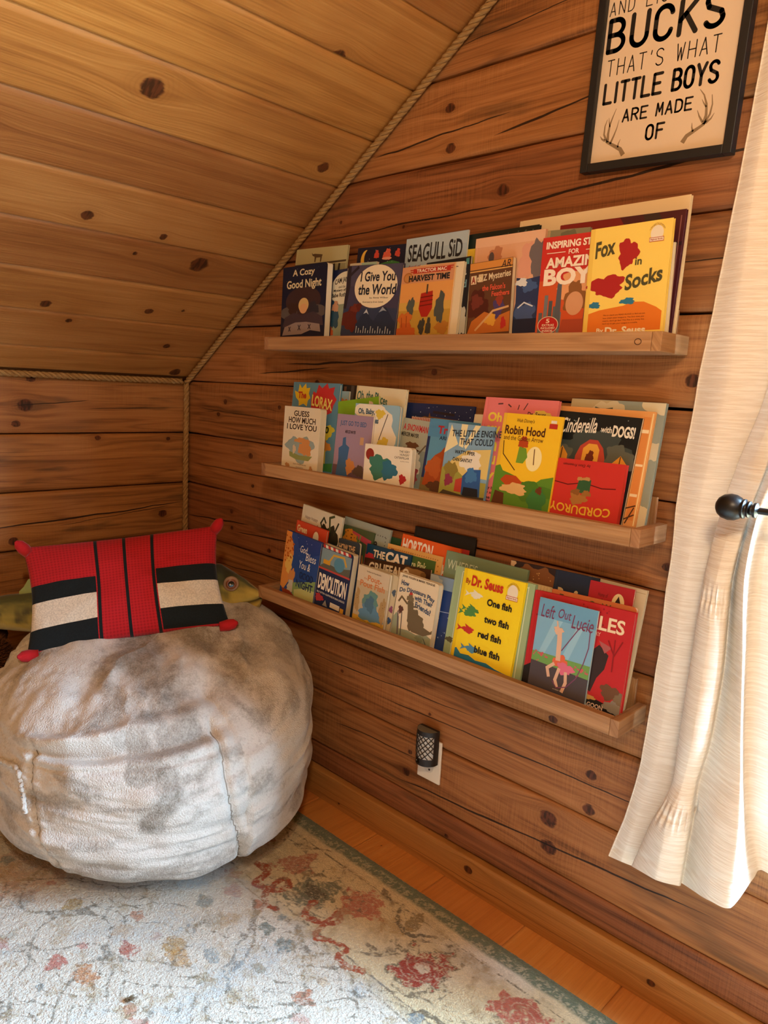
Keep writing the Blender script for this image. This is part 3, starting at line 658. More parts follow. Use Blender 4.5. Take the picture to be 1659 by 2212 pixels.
pil = empty('pillow', tuple(ctr), label='red pillow with black and cream colour blocks leaning on the bean bag', cat='pillow')
Vf = side(1, .060)-ctr; Vb = side(-1, .060)-ctr
F = grid_faces(nu, nv)
me = np_mesh('pillow_front', Vf.reshape(-1, 3), F)
for m_ in pm: me.materials.append(m_)
ii, jj = np.divmod(np.arange((nu-1)*(nv-1)), nv-1)
me.polygons.foreach_set('material_index', np.array([pcol((i+.5)/(nu-1), (j+.5)/(nv-1)) for i, j in zip(ii, jj)], np.int32))
set_attr(me, 'puv', 'FLOAT_VECTOR', np.stack([u*.56, v*.36, u*0], -1)); link('pillow_front', me, pil)
me = np_mesh('pillow_back', Vb.reshape(-1, 3), F[:, ::-1], pm[1]); link('pillow_back', me, pil)
for (cu, cv) in ((0, 0), (1, 0), (0, 1), (1, 1)):      # gathered corner ears
    c0 = pf(np.array(float(cu)), np.array(float(cv)))-ctr; d = c0/np.linalg.norm(c0); b = MB()
    pts = [c0-d*.03, c0-d*.005, c0+d*.012+pn*.006, c0+d*.022+pn*.010]
    b.tube([tuple(q) for q in pts], [.015, .017, .014, .004], n=10); b.build('corner_ear', pm[0], pil, smooth=True)

# ---------------------------------------------------------------- fish-shaped cushion behind the pillow
NOSE = at_d(566, 1288, 2.27); TAIL = at_d(-235, 1340, 2.36)
fd = TAIL-NOSE; FLn = np.linalg.norm(fd); fd /= FLn
fside = np.cross(fd, [0, 0, 1]); fside /= np.linalg.norm(fside)
if fside @ (CAM-NOSE) < 0: fside = -fside
fup = np.cross(fside, fd); fup = fup if fup[2] > 0 else -fup
t = np.linspace(0, 1, 150); nk = 48
hup = np.interp(t, [0, .012, .05, .12, .25, .42, .6, .78, .86, .93, 1], [.006, .024, .058, .108, .125, .110, .058, .045, .042, .085, .105])
hdn = np.interp(t, [0, .012, .05, .12, .25, .42, .6, .78, .86, .93, 1], [.012, .044, .062, .070, .085, .085, .066, .036, .032, .075, .095])
thk = np.interp(t, [0, .02, .08, .2, .4, .6, .8, .88, 1], [.008, .022, .045, .068, .075, .058, .028, .012, .006])
ph = np.linspace(0, 2*np.pi, nk, endpoint=False)
T, PH = np.meshgrid(t, ph, indexing='ij')
cs, sn = np.cos(PH), np.sin(PH)
hh = np.where(sn > 0, hup[:, None], hdn[:, None])
lump = 1+(fbm(T*14, PH*1.2, 4, 3)-.5)*.10
P = (fd*(T*FLn)[..., None]+fup*(hh*np.sign(sn)*np.abs(sn)**.85*lump)[..., None]+fside*(thk[:, None]*np.sign(cs)*np.abs(cs)**.8*lump)[..., None])
mouth = np.exp(-((hh*sn+.004+T*.10)/.0055)**2)*(T < .125)*(cs > -.2); P -= fside*(mouth*.014)[..., None]
gill = np.exp(-((T-.165-.03*(1-sn**2))/.006)**2)*(np.abs(sn) < .8); P -= fside*(gill*.006)[..., None]
F = grid_faces(nk, len(t), True); Vt = np.transpose(P, (1, 0, 2)).reshape(-1, 3)
yy = hh*sn/.1; mot = fbm(T*26, PH*4, 33, 4)
C = np.zeros(T.shape+(4,)); C[..., 3] = 1
def ramp(x, stops):
    out = np.zeros(x.shape+(3,)); xs = [s[0] for s in stops]; cs_ = np.array([srgb(s[1]) for s in stops])
    for k in range(3): out[..., k] = np.interp(x, xs, cs_[:, k])
    return out
C[..., :3] = ramp(yy+(mot-.5)*.5, [(-1, '#b9ae8c'), (-.55, '#b5a878'), (-.2, '#a08c3c'), (.1, '#857a34'), (.4, '#4c5026'), (1, '#2c3018')])
head = (T < .17)
C[..., :3] = np.where(head[..., None], ramp(yy+(mot-.5)*.7, [(-1, '#a8a184'), (-.5, '#8f8a66'), (-.15, '#c4ad52'), (.25, '#a8923c'), (.50, '#4c4f26'), (1, '#2a2d18')]), C[..., :3])
stripe = np.exp(-((yy-.05+(mot-.5)*.5)/.16)**2)*(T > .2)*sstep(.40, .55, fbm(T*40, yy*2, 8, 2)); C[..., :3] = C[..., :3]*(1-stripe*.8)[..., None]+srgb('#1f2216')*(stripe*.8)[..., None]
C[..., :3] = C[..., :3]*(1-np.clip(mouth, 0, 1)*.9)[..., None]*(1-np.clip(gill, 0, 1)*.6)[..., None]
fish = empty('fish_cushion', tuple(NOSE), label='plush cushion shaped like a green bass fish behind the red pillow', cat='cushion')
me = np_mesh('fish_body', Vt, F); set_attr(me, 'dye', 'FLOAT_COLOR', np.transpose(C, (1, 0, 2)))
g = NT('printed_fish_plush'); g.put(g.b.inputs['Base Color'], g.attr('dye').outputs['Color']); g.b.inputs['Roughness'].default_value = .8; g.b.inputs['Sheen Weight'].default_value = .2
me.materials.append(g.m); link('fish_body', me, fish); M_FISH = g.m
ec = fd*.098+fup*.060+fside*.0445
def disc(rad, out, m_, nm, dx=0.0):
    b = MB(); prof = [(rad, 0), (rad*.95, .002+out*.3), (rad*.6, .003+out), (.0005, .0035+out)]
    o = b
    k = []
    for r_, h in prof:
        k.append([tuple(ec+fd*dx+(fd*math.cos(a)+fup*math.sin(a))*r_+fside*(h+.004)) for a in np.linspace(0, 2*np.pi, 28, endpoint=False)])
    for a_, b_ in zip(k[:-1], k[1:]):
        for i in range(28): b.face([a_[i], a_[(i+1) % 28], b_[(i+1) % 28], b_[i]])
    return b.build(nm, m_, fish, smooth=True)
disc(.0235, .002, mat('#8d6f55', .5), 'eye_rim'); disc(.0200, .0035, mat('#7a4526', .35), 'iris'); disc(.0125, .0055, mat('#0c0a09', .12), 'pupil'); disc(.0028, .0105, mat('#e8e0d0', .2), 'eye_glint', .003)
b = MB()
for (ta, tb, hgt) in ((.28, .50, .05), (.54, .68, .055)):
    top_ = [fd*(FLn*q)+fup*(np.interp(q, t, hup)*.96) for q in np.linspace(ta, tb, 12)]
    for i in range(11):
        h0 = hgt*math.sin(math.pi*(i+.4)/12.)*(1+.25*(i % 2)); h1 = hgt*math.sin(math.pi*(i+1.4)/12.)*(1+.25*((i+1) % 2))
        for sg in (.004, -.004): b.face([top_[i]+fside*sg, top_[i+1]+fside*sg, top_[i+1]+fup*h1, top_[i]+fup*h0])
b.build('dorsal_fin', mat('#8f9a5c', .8), fish)
# dark brown furry toy at the very left, resting on the bean bag
hc = at_d(-46, 1440, 2.27); root = empty('furry_toy', (hc[0], hc[1], RT), label='dark brown furry plush toy beside the bean bag, cut off at the left edge', cat='plush toy')
def furry(nm, cz_, rx, rz, nf):
    bm = bmesh.new(); bmesh.ops.create_icosphere(bm, subdivisions=4, radius=1.0)
    for vtx in bm.verts:
        k_ = 1+.07*(float(vnoise(vtx.co.x*3+5, vtx.co.z*3+vtx.co.y*2, 2))-.5); vtx.co = Vector((vtx.co.x*rx*k_, vtx.co.y*rx*k_, cz_+vtx.co.z*rz*k_))
    b = MB(); b.add_bm(bm); part = b.build(nm, mat('#2c1a10', .95, spec=.1), root, smooth=True)
    d = RNG.normal(0, 1, (nf, 3)); d /= np.linalg.norm(d, axis=1)[:, None]; p0 = d*[rx*.97, rx*.97, rz*.97]+[0, 0, cz_]
    tip = p0+d*RNG.uniform(.010, .020, (nf, 1))+RNG.normal(0, .004, (nf, 3))+[0, 0, -.005]; tip[:, 2] = np.maximum(tip[:, 2], .001)
    sv = np.cross(d, RNG.normal(0, 1, (nf, 3))); sv /= np.linalg.norm(sv, axis=1)[:, None]
    V = np.stack([p0-sv*.0007, p0+sv*.0007, tip], 1).reshape(-1, 3)
    link('fur', np_mesh('fur', V, np.arange(nf*3).reshape(-1, 3), mat('#6b4326', .8, spec=.15), False), part, kind='stuff')
hz = hc[2]-RT
furry('head', hz, .098, .092, 9000); furry('body', (hz-.06)/2, .125, (hz-.06)/2-.004, 9000)
for sg in (-1, 1):
    b = MB(); b.lathe([(.004, -.02), (.03, -.012), (.036, .004), (.024, .018), (.003, .024)], n=14, axis='x', org=(.0, 0, 0)); q_ = b.build('ear', mat('#3a2214', .95, spec=.1), root, smooth=True); q_.location = (-.035, -.01+sg*.066, hz+.070)
# ---------------------------------------------------------------- curtain
LV = [ # py, [(px, y) x 12]
 (-420, [(1752, -.05), (1775, -.06), (1800, -.05), (1805, -.06), (1840, -.085), (1880, -.08), (1890, -.06), (1895, -.07), (1930, -.09), (1960, -.08), (2000, -.06), (2090, -.07)]),
 (100, [(1652, -.05), (1680, -.064), (1715, -.05), (1720, -.06), (1760, -.085), (1800, -.08), (1806, -.06), (1812, -.07), (1840, -.09), (1870, -.08), (1910, -.06), (1990, -.07)]),
 (400, [(1596, -.05), (1630, -.066), (1690, -.05), (1696, -.06), (1730, -.085), (1768, -.08), (1773, -.06), (1780, -.07), (1808, -.09), (1835, -.08), (1870, -.06), (1940, -.07)]),
 (800, [(1515, -.05), (1575, -.070), (1668, -.048), (1667, -.065), (1695, -.088), (1720, -.085), (1724, -.065), (1728, -.08), (1745, -.10), (1765, -.09), (1792, -.07), (1850, -.07)]),
 (1000, [(1479, -.05), (1532, -.068), (1600, -.047), (1594, -.066), (1626, -.084), (1656, -.084), (1661, -.068), (1664, -.08), (1682, -.10), (1700, -.09), (1730, -.07), (1790, -.07)]),
 (1100, [(1464, -.05), (1508, -.062), (1567, -.046), (1559, -.070), (1588, -.084), (1618, -.088), (1623, -.074), (1627, -.084), (1638, -.098), (1650, -.09), (1668, -.075), (1725, -.07)]),
 (1250, [(1447, -.05), (1482, -.060), (1534, -.045), (1521, -.075), (1548, -.094), (1577, -.085), (1583, -.060), (1592, -.078), (1607, -.095), (1621, -.070), (1645, -.050), (1720, -.06)]),
 (1450, [(1420, -.05), (1452, -.060), (1505, -.045), (1489, -.080), (1520, -.100), (1556, -.088), (1563, -.055), (1584, -.072), (1603, -.088), (1613, -.060), (1640, -.045), (1720, -.06)]),
 (1600, [(1393, -.05), (1425, -.060), (1480, -.045), (1466, -.084), (1495, -.106), (1530, -.090), (1537, -.057), (1572, -.074), (1600, -.086), (1609, -.058), (1636, -.045), (1720, -.06)]),
 (1692, [(1371, -.05), (1402, -.060), (1464, -.046), (1452, -.082), (1475, -.096), (1503, -.086), (1511, -.060), (1560, -.080), (1600, -.086), (1609, -.058), (1632, -.045), (1720, -.06)]),
 (1785, [(1343, -.05), (1368, -.062), (1424, -.050), (1402, -.092), (1442, -.122), (1488, -.102), (1496, -.070), (1545, -.102), (1598, -.100), (1613, -.062), (1640, -.048), (1720, -.06)]),
 ((1850, 1861, 1874, 1872, 1900, 1913, 1908, 1944, 1962, 1900, 1880, 1930), [(1317, -.055), (1342, -.064), (1374, -.055), (1364, -.095), (1415, -.130), (1468, -.110), (1474, -.078), (1530, -.125), (1578, -.122), (1626, -.075), (1645, -.050), (1720, -.065)])]
for li, (py_, row_) in enumerate(LV):      # the front fold stands proud of the panels beside it
    if li >= 6:
        for ci_, dy_ in ((3, -.022), (4, -.024), (5, -.020), (7, -.010), (8, -.016)): row_[ci_] = (row_[ci_][0], row_[ci_][1]+dy_)
CP = np.array([[at_y(px, (py if not isinstance(py, tuple) else py[i]), y) for i, (px, y) in enumerate(row)] for py, row in LV])
def crom(P, n, ax):
    P = np.moveaxis(P, ax, 0); k = len(P); out = []
    for i in range(k-1):
        p0, p1, p2, p3 = P[max(i-1, 0)], P[i], P[i+1], P[min(i+2, k-1)]
        for t in np.linspace(0, 1, n, endpoint=False):
            out.append(.5*((2*p1)+(-p0+p2)*t+(2*p0-5*p1+4*p2-p3)*t*t+(-p0+3*p1-3*p2+p3)*t**3)*.72+(p1*(1-t)+p2*t)*.28)
    out.append(P[-1]); return np.moveaxis(np.array(out), 0, ax)
G = crom(crom(CP, 26, 0), 20, 1)
nr, nc = G.shape[:2]
ci = np.linspace(0, 11, nc)[None]*np.ones((nr, 1)); zz = G[..., 2]
for zs_, amp, rng_ in ((.945, .006, (2.9, 6.2)), (.515, .007, (2.8, 6.4))):   # gathered seams of the tiers
    near = np.exp(-((zz-zs_)/.022)**2)*sstep(rng_[0], rng_[0]+.3, ci)*(1-sstep(rng_[1]-.3, rng_[1], ci))
    G[..., 1] += near*(np.sin(ci*19)*.5+(vnoise(ci*9, zz*30, 4)-.5))*amp
    sm = np.exp(-((zz-zs_)/.0045)**2); G[..., 1] += sm*.003*near
G[..., 1] += (fbm(G[..., 0]*9, zz*5, 3, 3)-.5)*.010
hem = np.exp(-((np.arange(nr)[:, None]-(nr-10))/1.2)**2); G[..., 1] += hem*.0015
G[..., 0] += (np.arange(nc)[None] == 0)*(fbm(zz*6, zz*0, 6, 3)-.5)*.012
F = grid_faces(nr, nc)
me = np_mesh('curtain_panel', G.reshape(-1, 3)-G[0, 0], F)
g = NT('slub_linen'); tc = g.n('ShaderNodeTexCoord').outputs['Object']; sp = g.n('ShaderNodeSeparateXYZ'); g.t.links.new(tc, sp.inputs[0])
ln_ = g.noise(g.comb(g.math('MULTIPLY', sp.outputs[0], 14), g.math('MULTIPLY', sp.outputs[1], 14), g.math('MULTIPLY', sp.outputs[2], 300)), 1, 3, .55)
cl = g.mix(g.smooth(ln_, .40, .62), lin('#e4dacc'), lin('#f0e9de'))
g.put(g.b.inputs['Base Color'], cl); g.b.inputs['Roughness'].default_value = .85; g.b.inputs['Specular IOR Level'].default_value = .1
g.bump(ln_, .7, .0025)
tl_ = g.n('ShaderNodeBsdfTranslucent'); g.put(tl_.inputs[0], cl); mx = g.n('ShaderNodeMixShader'); mx.inputs[0].default_value = .014
g.t.links.new(g.b.outputs[0], mx.inputs[1]); g.t.links.new(tl_.outputs[0], mx.inputs[2]); g.t.links.new(mx.outputs[0], g.out.inputs[0])
me.materials.append(g.m); M_LINEN = g.m
cur = empty('curtain', tuple(G[0, 0]), label='cream slub linen curtain with gathered tiers hanging at the right edge', cat='curtain')
link('curtain_panel', me, cur)
b = MB(); b.tube([tuple(q-G[0, 0]+np.array([0, -.0012, 0])) for q in G[::3, 0]], .0016, n=6); b.build('side_hem', M_LINEN, cur, smooth=True)

# rod with ball finial that holds the curtain back
FC = at_y(1577, 1095, -.150); blk = mat('#0d0e10', .38, spec=.5, name='black_metal')
rod = empty('curtain_rod', tuple(FC), label='black metal rod with a ball finial holding back the cream curtain', cat='curtain rod')
pr = [(.0005, -.0235), (.008, -.0225), (.015, -.0185), (.0205, -.011), (.0232, 0), (.0222, .009), (.0185, .0165), (.0155, .020), (.0168, .0215), (.0168, .0245), (.0132, .0265), (.0128, .0285), (.0142, .030), (.0142, .0325), (.009, .0350), (.0085, .0375), (.0128, .0392), (.0128, .0435), (.0085, .0458), (.0062, .047)]
b = MB(); b.lathe(pr, n=32, axis='x'); o = b.build('finial', blk, rod); autosmooth(o, 50)
b = MB(); b.lathe([(.0058, .046), (.0058, 1.02)], n=16, axis='x'); o = b.build('rod', blk, rod); autosmooth(o)
b = MB(); b.lathe([(a_, 1.066-h) for a_, h in pr][::-1], n=24, axis='x'); o = b.build('finial', blk, rod); autosmooth(o, 50)
for xb in (.175, .9):
    b = MB(); b.tube([(xb, 0, -.004), (xb, .09, -.006), (xb, .150, -.012)], .005, n=8); b.box(xb-.012, xb+.012, .146, .150, -.045, .02); b.build('bracket', blk, rod)

# ---------------------------------------------------------------- framed print
FW, FH, BAR = 0.3075, 0.415, 0.0165
fr = empty('framed_print', (1.5552, 0, 1.7595), (0, math.radians(1.85), 0), label='black framed typographic print with antlers on the log wall', cat='picture')
fm = mat('#12171c', .42, spec=.5, name='black_frame')
b = MB(); b.box(0, BAR, -.0235, -.0012, 0, FH, bev=.0012); b.build('frame_side', fm, fr)
b = MB(); b.box(FW-BAR, FW, -.0235, -.0012, 0, FH, bev=.0012); b.build('frame_side', fm, fr)
b = MB(); b.box(BAR, FW-BAR, -.0232, -.0012, 0, BAR, bev=.0012); b.build('frame_rail', fm, fr)
b = MB(); b.box(BAR, FW-BAR, -.0232, -.0012, FH-BAR, FH, bev=.0012); b.build('frame_rail', fm, fr)
b = MB(); b.box(BAR-.002, FW-BAR+.002, -.0115, -.004, BAR-.002, FH-BAR+.002); b.build('paper', mat('#dcc6aa', .6, name='print_paper'), fr)
# rounded stroke lettering (capitals drawn as single strokes in a unit box)
def arc(cx, cy, rx, ry, a0, a1, n=12): return [(cx+rx*math.cos(math.radians(a0+(a1-a0)*i/n)), cy+ry*math.sin(math.radians(a0+(a1-a0)*i/n))) for i in range(n+1)]
SF = {'A': [[(0, 0), (.5, 1), (1, 0)], [(.2, .33), (.8, .33)]], 'B': [[(0, 0), (0, 1), (.45, 1)]+arc(.45, .76, .45, .24, 90, -90)+[(0, .52)], [(.45, .52)]+arc(.48, .26, .52, .26, 90, -90)+[(0, 0)]],
 'C': [arc(.5, .72, .5, .28, 10, 180)+arc(.5, .28, .5, .28, 180, 350)], 'D': [[(0, 0), (0, 1), (.35, 1)]+arc(.35, .65, .65, .35, 90, 0, 8)+arc(.35, .35, .65, .35, 0, -90, 8)+[(0, 0)]],
 'E': [[(1, 1), (0, 1), (0, 0), (1, 0)], [(0, .52), (.8, .52)]], 'F': [[(1, 1), (0, 1), (0, 0)], [(0, .55), (.8, .55)]], 'G': [arc(.5, .72, .5, .28, 10, 180)+arc(.5, .28, .5, .28, 180, 360)+[(1, .45), (.55, .45)]],
 'H': [[(0, 0), (0, 1)], [(1, 0), (1, 1)], [(0, .5), (1, .5)]], 'I': [[(.5, 0), (.5, 1)]], 'K': [[(0, 0), (0, 1)], [(1, 1), (0, .42)], [(.3, .6), (1, 0)]], 'L': [[(0, 1), (0, 0), (1, 0)]],
 'M': [[(0, 0), (.1, 1), (.5, .3), (.9, 1), (1, 0)]], 'N': [[(0, 0), (0, 1), (1, 0), (1, 1)]], 'O': [arc(.5, .70, .5, .30, 0, 180)+arc(.5, .30, .5, .30, 180, 360)+[(1, .70)]],
 'R': [[(0, 0), (0, 1), (.5, 1)]+arc(.5, .75, .5, .25, 90, -90)+[(0, .5)], [(.45, .5), (1, 0)]], 'S': [arc(.5, .76, .5, .24, 25, 180)+[(.12, .6), (.88, .40)]+arc(.5, .24, .5, .24, 0, -155)],
 'T': [[(0, 1), (1, 1)], [(.5, 1), (.5, 0)]], 'U': [[(0, 1), (0, .3)]+arc(.5, .3, .5, .3, 180, 360)+[(1, 1)]], 'W': [[(0, 1), (.25, 0), (.5, .75), (.75, 0), (1, 1)]], 'Y': [[(0, 1), (.5, .45), (1, 1)], [(.5, .45), (.5, 0)]], "'": [[(.6, 1), (.4, .78)]]}
def capsule_stroke(b, pts, wd, y):
    for (x0, z0), (x1, z1) in zip(pts[:-1], pts[1:]):
        d = math.hypot(x1-x0, z1-z0)
        if d < 1e-7: continue
        ax = math.atan2(z1-z0, x1-x0); P = []
        for k in range(9): t = ax+math.pi/2+math.pi*k/8; P.append((x0+wd*math.cos(t), y, z0+wd*math.sin(t)))
        for k in range(9): t = ax-math.pi/2+math.pi*k/8; P.append((x1+wd*math.cos(t), y, z1+wd*math.sin(t)))
        b.face(P)
def stroke_text(b, txt, x0, x1, z0, z1, wd, y, gap=.5, wordgap=.9, slope=0.0):
    units = sum((.32 if c in "I'" else 1.0) if c != ' ' else wordgap for c in txt)+gap*(len(txt)-1)
    k = (x1-x0-2*wd)/units; x = x0+wd
    for i, c in enumerate(txt):
        wl = (wordgap if c == ' ' else .32 if c in "I'" else 1.0)*k
        if c != ' ':
            for st in SF[c]: capsule_stroke(b, [(x+px*wl, z0+wd+pz*(z1-z0-2*wd)+slope*(x-x0)) for px, pz in st], wd, y)
        x += wl+gap*k
ink = mat('#15100e', .6, name='print_ink')
for (txt, x0, x1, z0, z1, wd, gp, wg) in (('BUCKS', .0215, .2565, .2240, .2905, .0047, .55, 1), ("THAT'S WHAT", .0290, .2560, .1815, .2130, .0011, .62, .7), ('LITTLE BOYS', .0275, .2610, .1285, .1700, .0030, .50, .55), ('ARE MADE', .0760, .2185, .0890, .1140, .0018, .52, .55), ('OF', .1300, .1690, .0470, .0773, .0022, .6, 1), ('AND LIG', .0205, .1420, .2945, .3200, .0010, .65, .9)):
    b = MB(); stroke_text(b, txt, x0, x1, z0, z1, wd, -.0118, gp, wg); b.build('lettering', ink, fr)
def antler(name, base, segs):
    b = MB()
    for pts, w0, w1 in segs:
        n = len(pts); L_, R_ = [], []
        for i, (x, z) in enumerate(pts):
            xa, za = pts[max(i-1, 0)]; xb, zb = pts[min(i+1, n-1)]; d = math.hypot(xb-xa, zb-za) or 1; nx_, nz__ = -(zb-za)/d, (xb-xa)/d
            w_ = w0+(w1-w0)*i/(n-1); L_.append((x+nx_*w_, -.0117, z+nz__*w_)); R_.append((x-nx_*w_, -.0117, z-nz__*w_))
        for i in range(n-1): b.face([L_[i], L_[i+1], R_[i+1], R_[i]])
    b.build(name, mat('#8d7659', .6, name='antler_print'), fr)
antler('antler_print', None, [([(.0880, .0270), (.0800, .0390), (.0640, .0480), (.0480, .0570), (.0400, .0720), (.0400, .0880), (.0440, .1000)], .0046, .0006), ([(.0500, .0560), (.0490, .0720), (.0510, .0900), (.0560, .1050), (.0610, .1180)], .0032, .0005), ([(.0560, .0520), (.0620, .0660), (.0670, .0800), (.0700, .0960)], .0024, .0004), ([(.0440, .0600), (.0360, .0640), (.0320, .0700)], .0026, .0004), ([(.0740, .0430), (.0745, .0500), (.0780, .0580)], .0020, .0004), ([(.0510, .0850), (.0480, .0960), (.0470, .1030)], .0014, .0003)])
antler('antler_print', None, [([(.2080, .0330), (.2150, .0440), (.2300, .0520), (.2450, .0600), (.2540, .0760), (.2560, .0930), (.2530, .1100)], .0046, .0006), ([(.2440, .0600), (.2470, .0760), (.2450, .0950), (.2380, .1120), (.2290, .1230)], .0034, .0005), ([(.2420, .0640), (.2340, .0760), (.2290, .0870)], .0022, .0004), ([(.2480, .0620), (.2570, .0680), (.2620, .0770)], .0026, .0004), ([(.2260, .0500), (.2230, .0580), (.2220, .0660)], .0020, .0004), ([(.2450, .0900), (.2390, .0980), (.2350, .1050)], .0016, .0003)])

# ---------------------------------------------------------------- outlet plate and plug-in night light
b = MB(); b.box(1.2035, 1.2825, -.0062, -.0003, .2455, .3670, bev=.0022); pm_ = mat('#e6dccb', .35, name='white_plastic')
plate = b.build('outlet_plate', pm_, label='cream wall outlet plate behind the plug-in night light', cat='outlet plate')
b = MB(); b.lathe([(.0175, -.0015), (.0175, 0)], n=28, axis='y', org=(1.243, -.0063, .286)); b.build('socket_face', mat('#d6ccbd', .4), plate)
b = MB(); b.lathe([(.0030, -.0006), (.0030, 0)], n=12, axis='y', org=(1.2475, -.0082, .2785)); b.build('ground_hole', mat('#120e0c', .6), plate)
nl = empty('night_light', (1.2445, -.0085, .3035), label='dark bronze plug-in night light with a lattice front', cat='night light')
NR, NH = .0315, .0975; dk = mat('#2b2420', .45, metal=.3, name='dark_bronze')
def half(prof_r, z0, z1, n=24, dep=1.0): return [(prof_r*math.cos(math.pi*i/n), -.008-prof_r*dep*math.sin(math.pi*i/n), z) for z in (z0, z1) for i in range(n+1)]
def shell(b, r, z0, z1, a0=0, a1=180, n=24):
    for i in range(n):
        t0 = math.radians(a0+(a1-a0)*i/n); t1 = math.radians(a0+(a1-a0)*(i+1)/n)
        b.face([(r*math.cos(t0), -.008-r*math.sin(t0), z0), (r*math.cos(t0), -.008-r*math.sin(t0), z1), (r*math.cos(t1), -.008-r*math.sin(t1), z1), (r*math.cos(t1), -.008-r*math.sin(t1), z0)])
b = MB(); shell(b, NR, 0, .020); shell(b, NR, .084, NH); shell(b, NR, .020, .084, 0, 22, 4); shell(b, NR, .020, .084, 158, 180, 4)
b.box(-NR, NR, -.0085, -.0005, 0, NH-.0005)
b.face([(NR*math.cos(math.pi*i/24), -.008-NR*math.sin(math.pi*i/24), 0) for i in range(25)])
o = b.build('housing', dk, nl); autosmooth(o)
b = MB(); shell(b, NR*.955, .018, .086, 10, 170); autosmooth(b.build('diffuser', mat('#b9b4ae', .4, name='frosted_panel'), nl))
b = MB(); b.face([(NR*math.cos(math.pi*i/24), -.008-NR*math.sin(math.pi*i/24), NH-.001) for i in range(25)][::-1]); b.build('top_cap', mat('#6d6a5c', .5), nl)
for k in range(-3, 8):      # diagonal lattice bars wrapped round the front
    for sg in (1, -1):
        pts = []
        for i in range(25):
            t = i/24; a = 22+136*t; z = .020+(k*.0155)+sg*.064*(t if sg > 0 else t-1)*1.25
            if .0195 <= z <= .0845: pts.append((NR*1.005*math.cos(math.radians(a)), -.008-NR*1.005*math.sin(math.radians(a)), z))
        if len(pts) > 2:
            b = MB(); b.tube(pts, .00125, n=6); b.build('lattice_bar', dk, nl, smooth=True)
b = MB(); shell(b, NR*1.006, .005, .016, 92, 132, 8); b.build('sensor_window', mat('#0a0a0b', .15), nl)
b = MB(); b.lathe([(.0018, -.0004), (.0018, .0)], n=12, axis='y', org=(-.012, -.0372, .0105)); b.build('sensor_lens', mat('#9fb0b8', .2), nl)

# ---------------------------------------------------------------- ceiling lamp (behind the camera, lights the room)
lp = empty('ceiling_lamp', (LAMP[0], LAMP[1], LAMP[2]), label='two-bulb ceiling lamp hanging from the ridge behind the viewer', cat='lamp')
b = MB(); b.lathe([(.06, .565), (.06, .55), (.012, .545), (.008, .54), (.008, .02), (.03, .01), (.03, -.01), (.004, -.02)], n=20); autosmooth(b.build('stem', blk, lp))
for dx, dy in ((-.10, .02), (.12, -.06)):
    b = MB(); b.tube([(0, 0, 0), (dx*.6, dy*.6, .02), (dx, dy, 0), (dx, dy, -.03)], .006); b.lathe([(.016, -.03), (.018, -.045), (.014, -.06)], n=14, org=(dx, dy, 0)); b.build('arm', blk, lp, smooth=True)
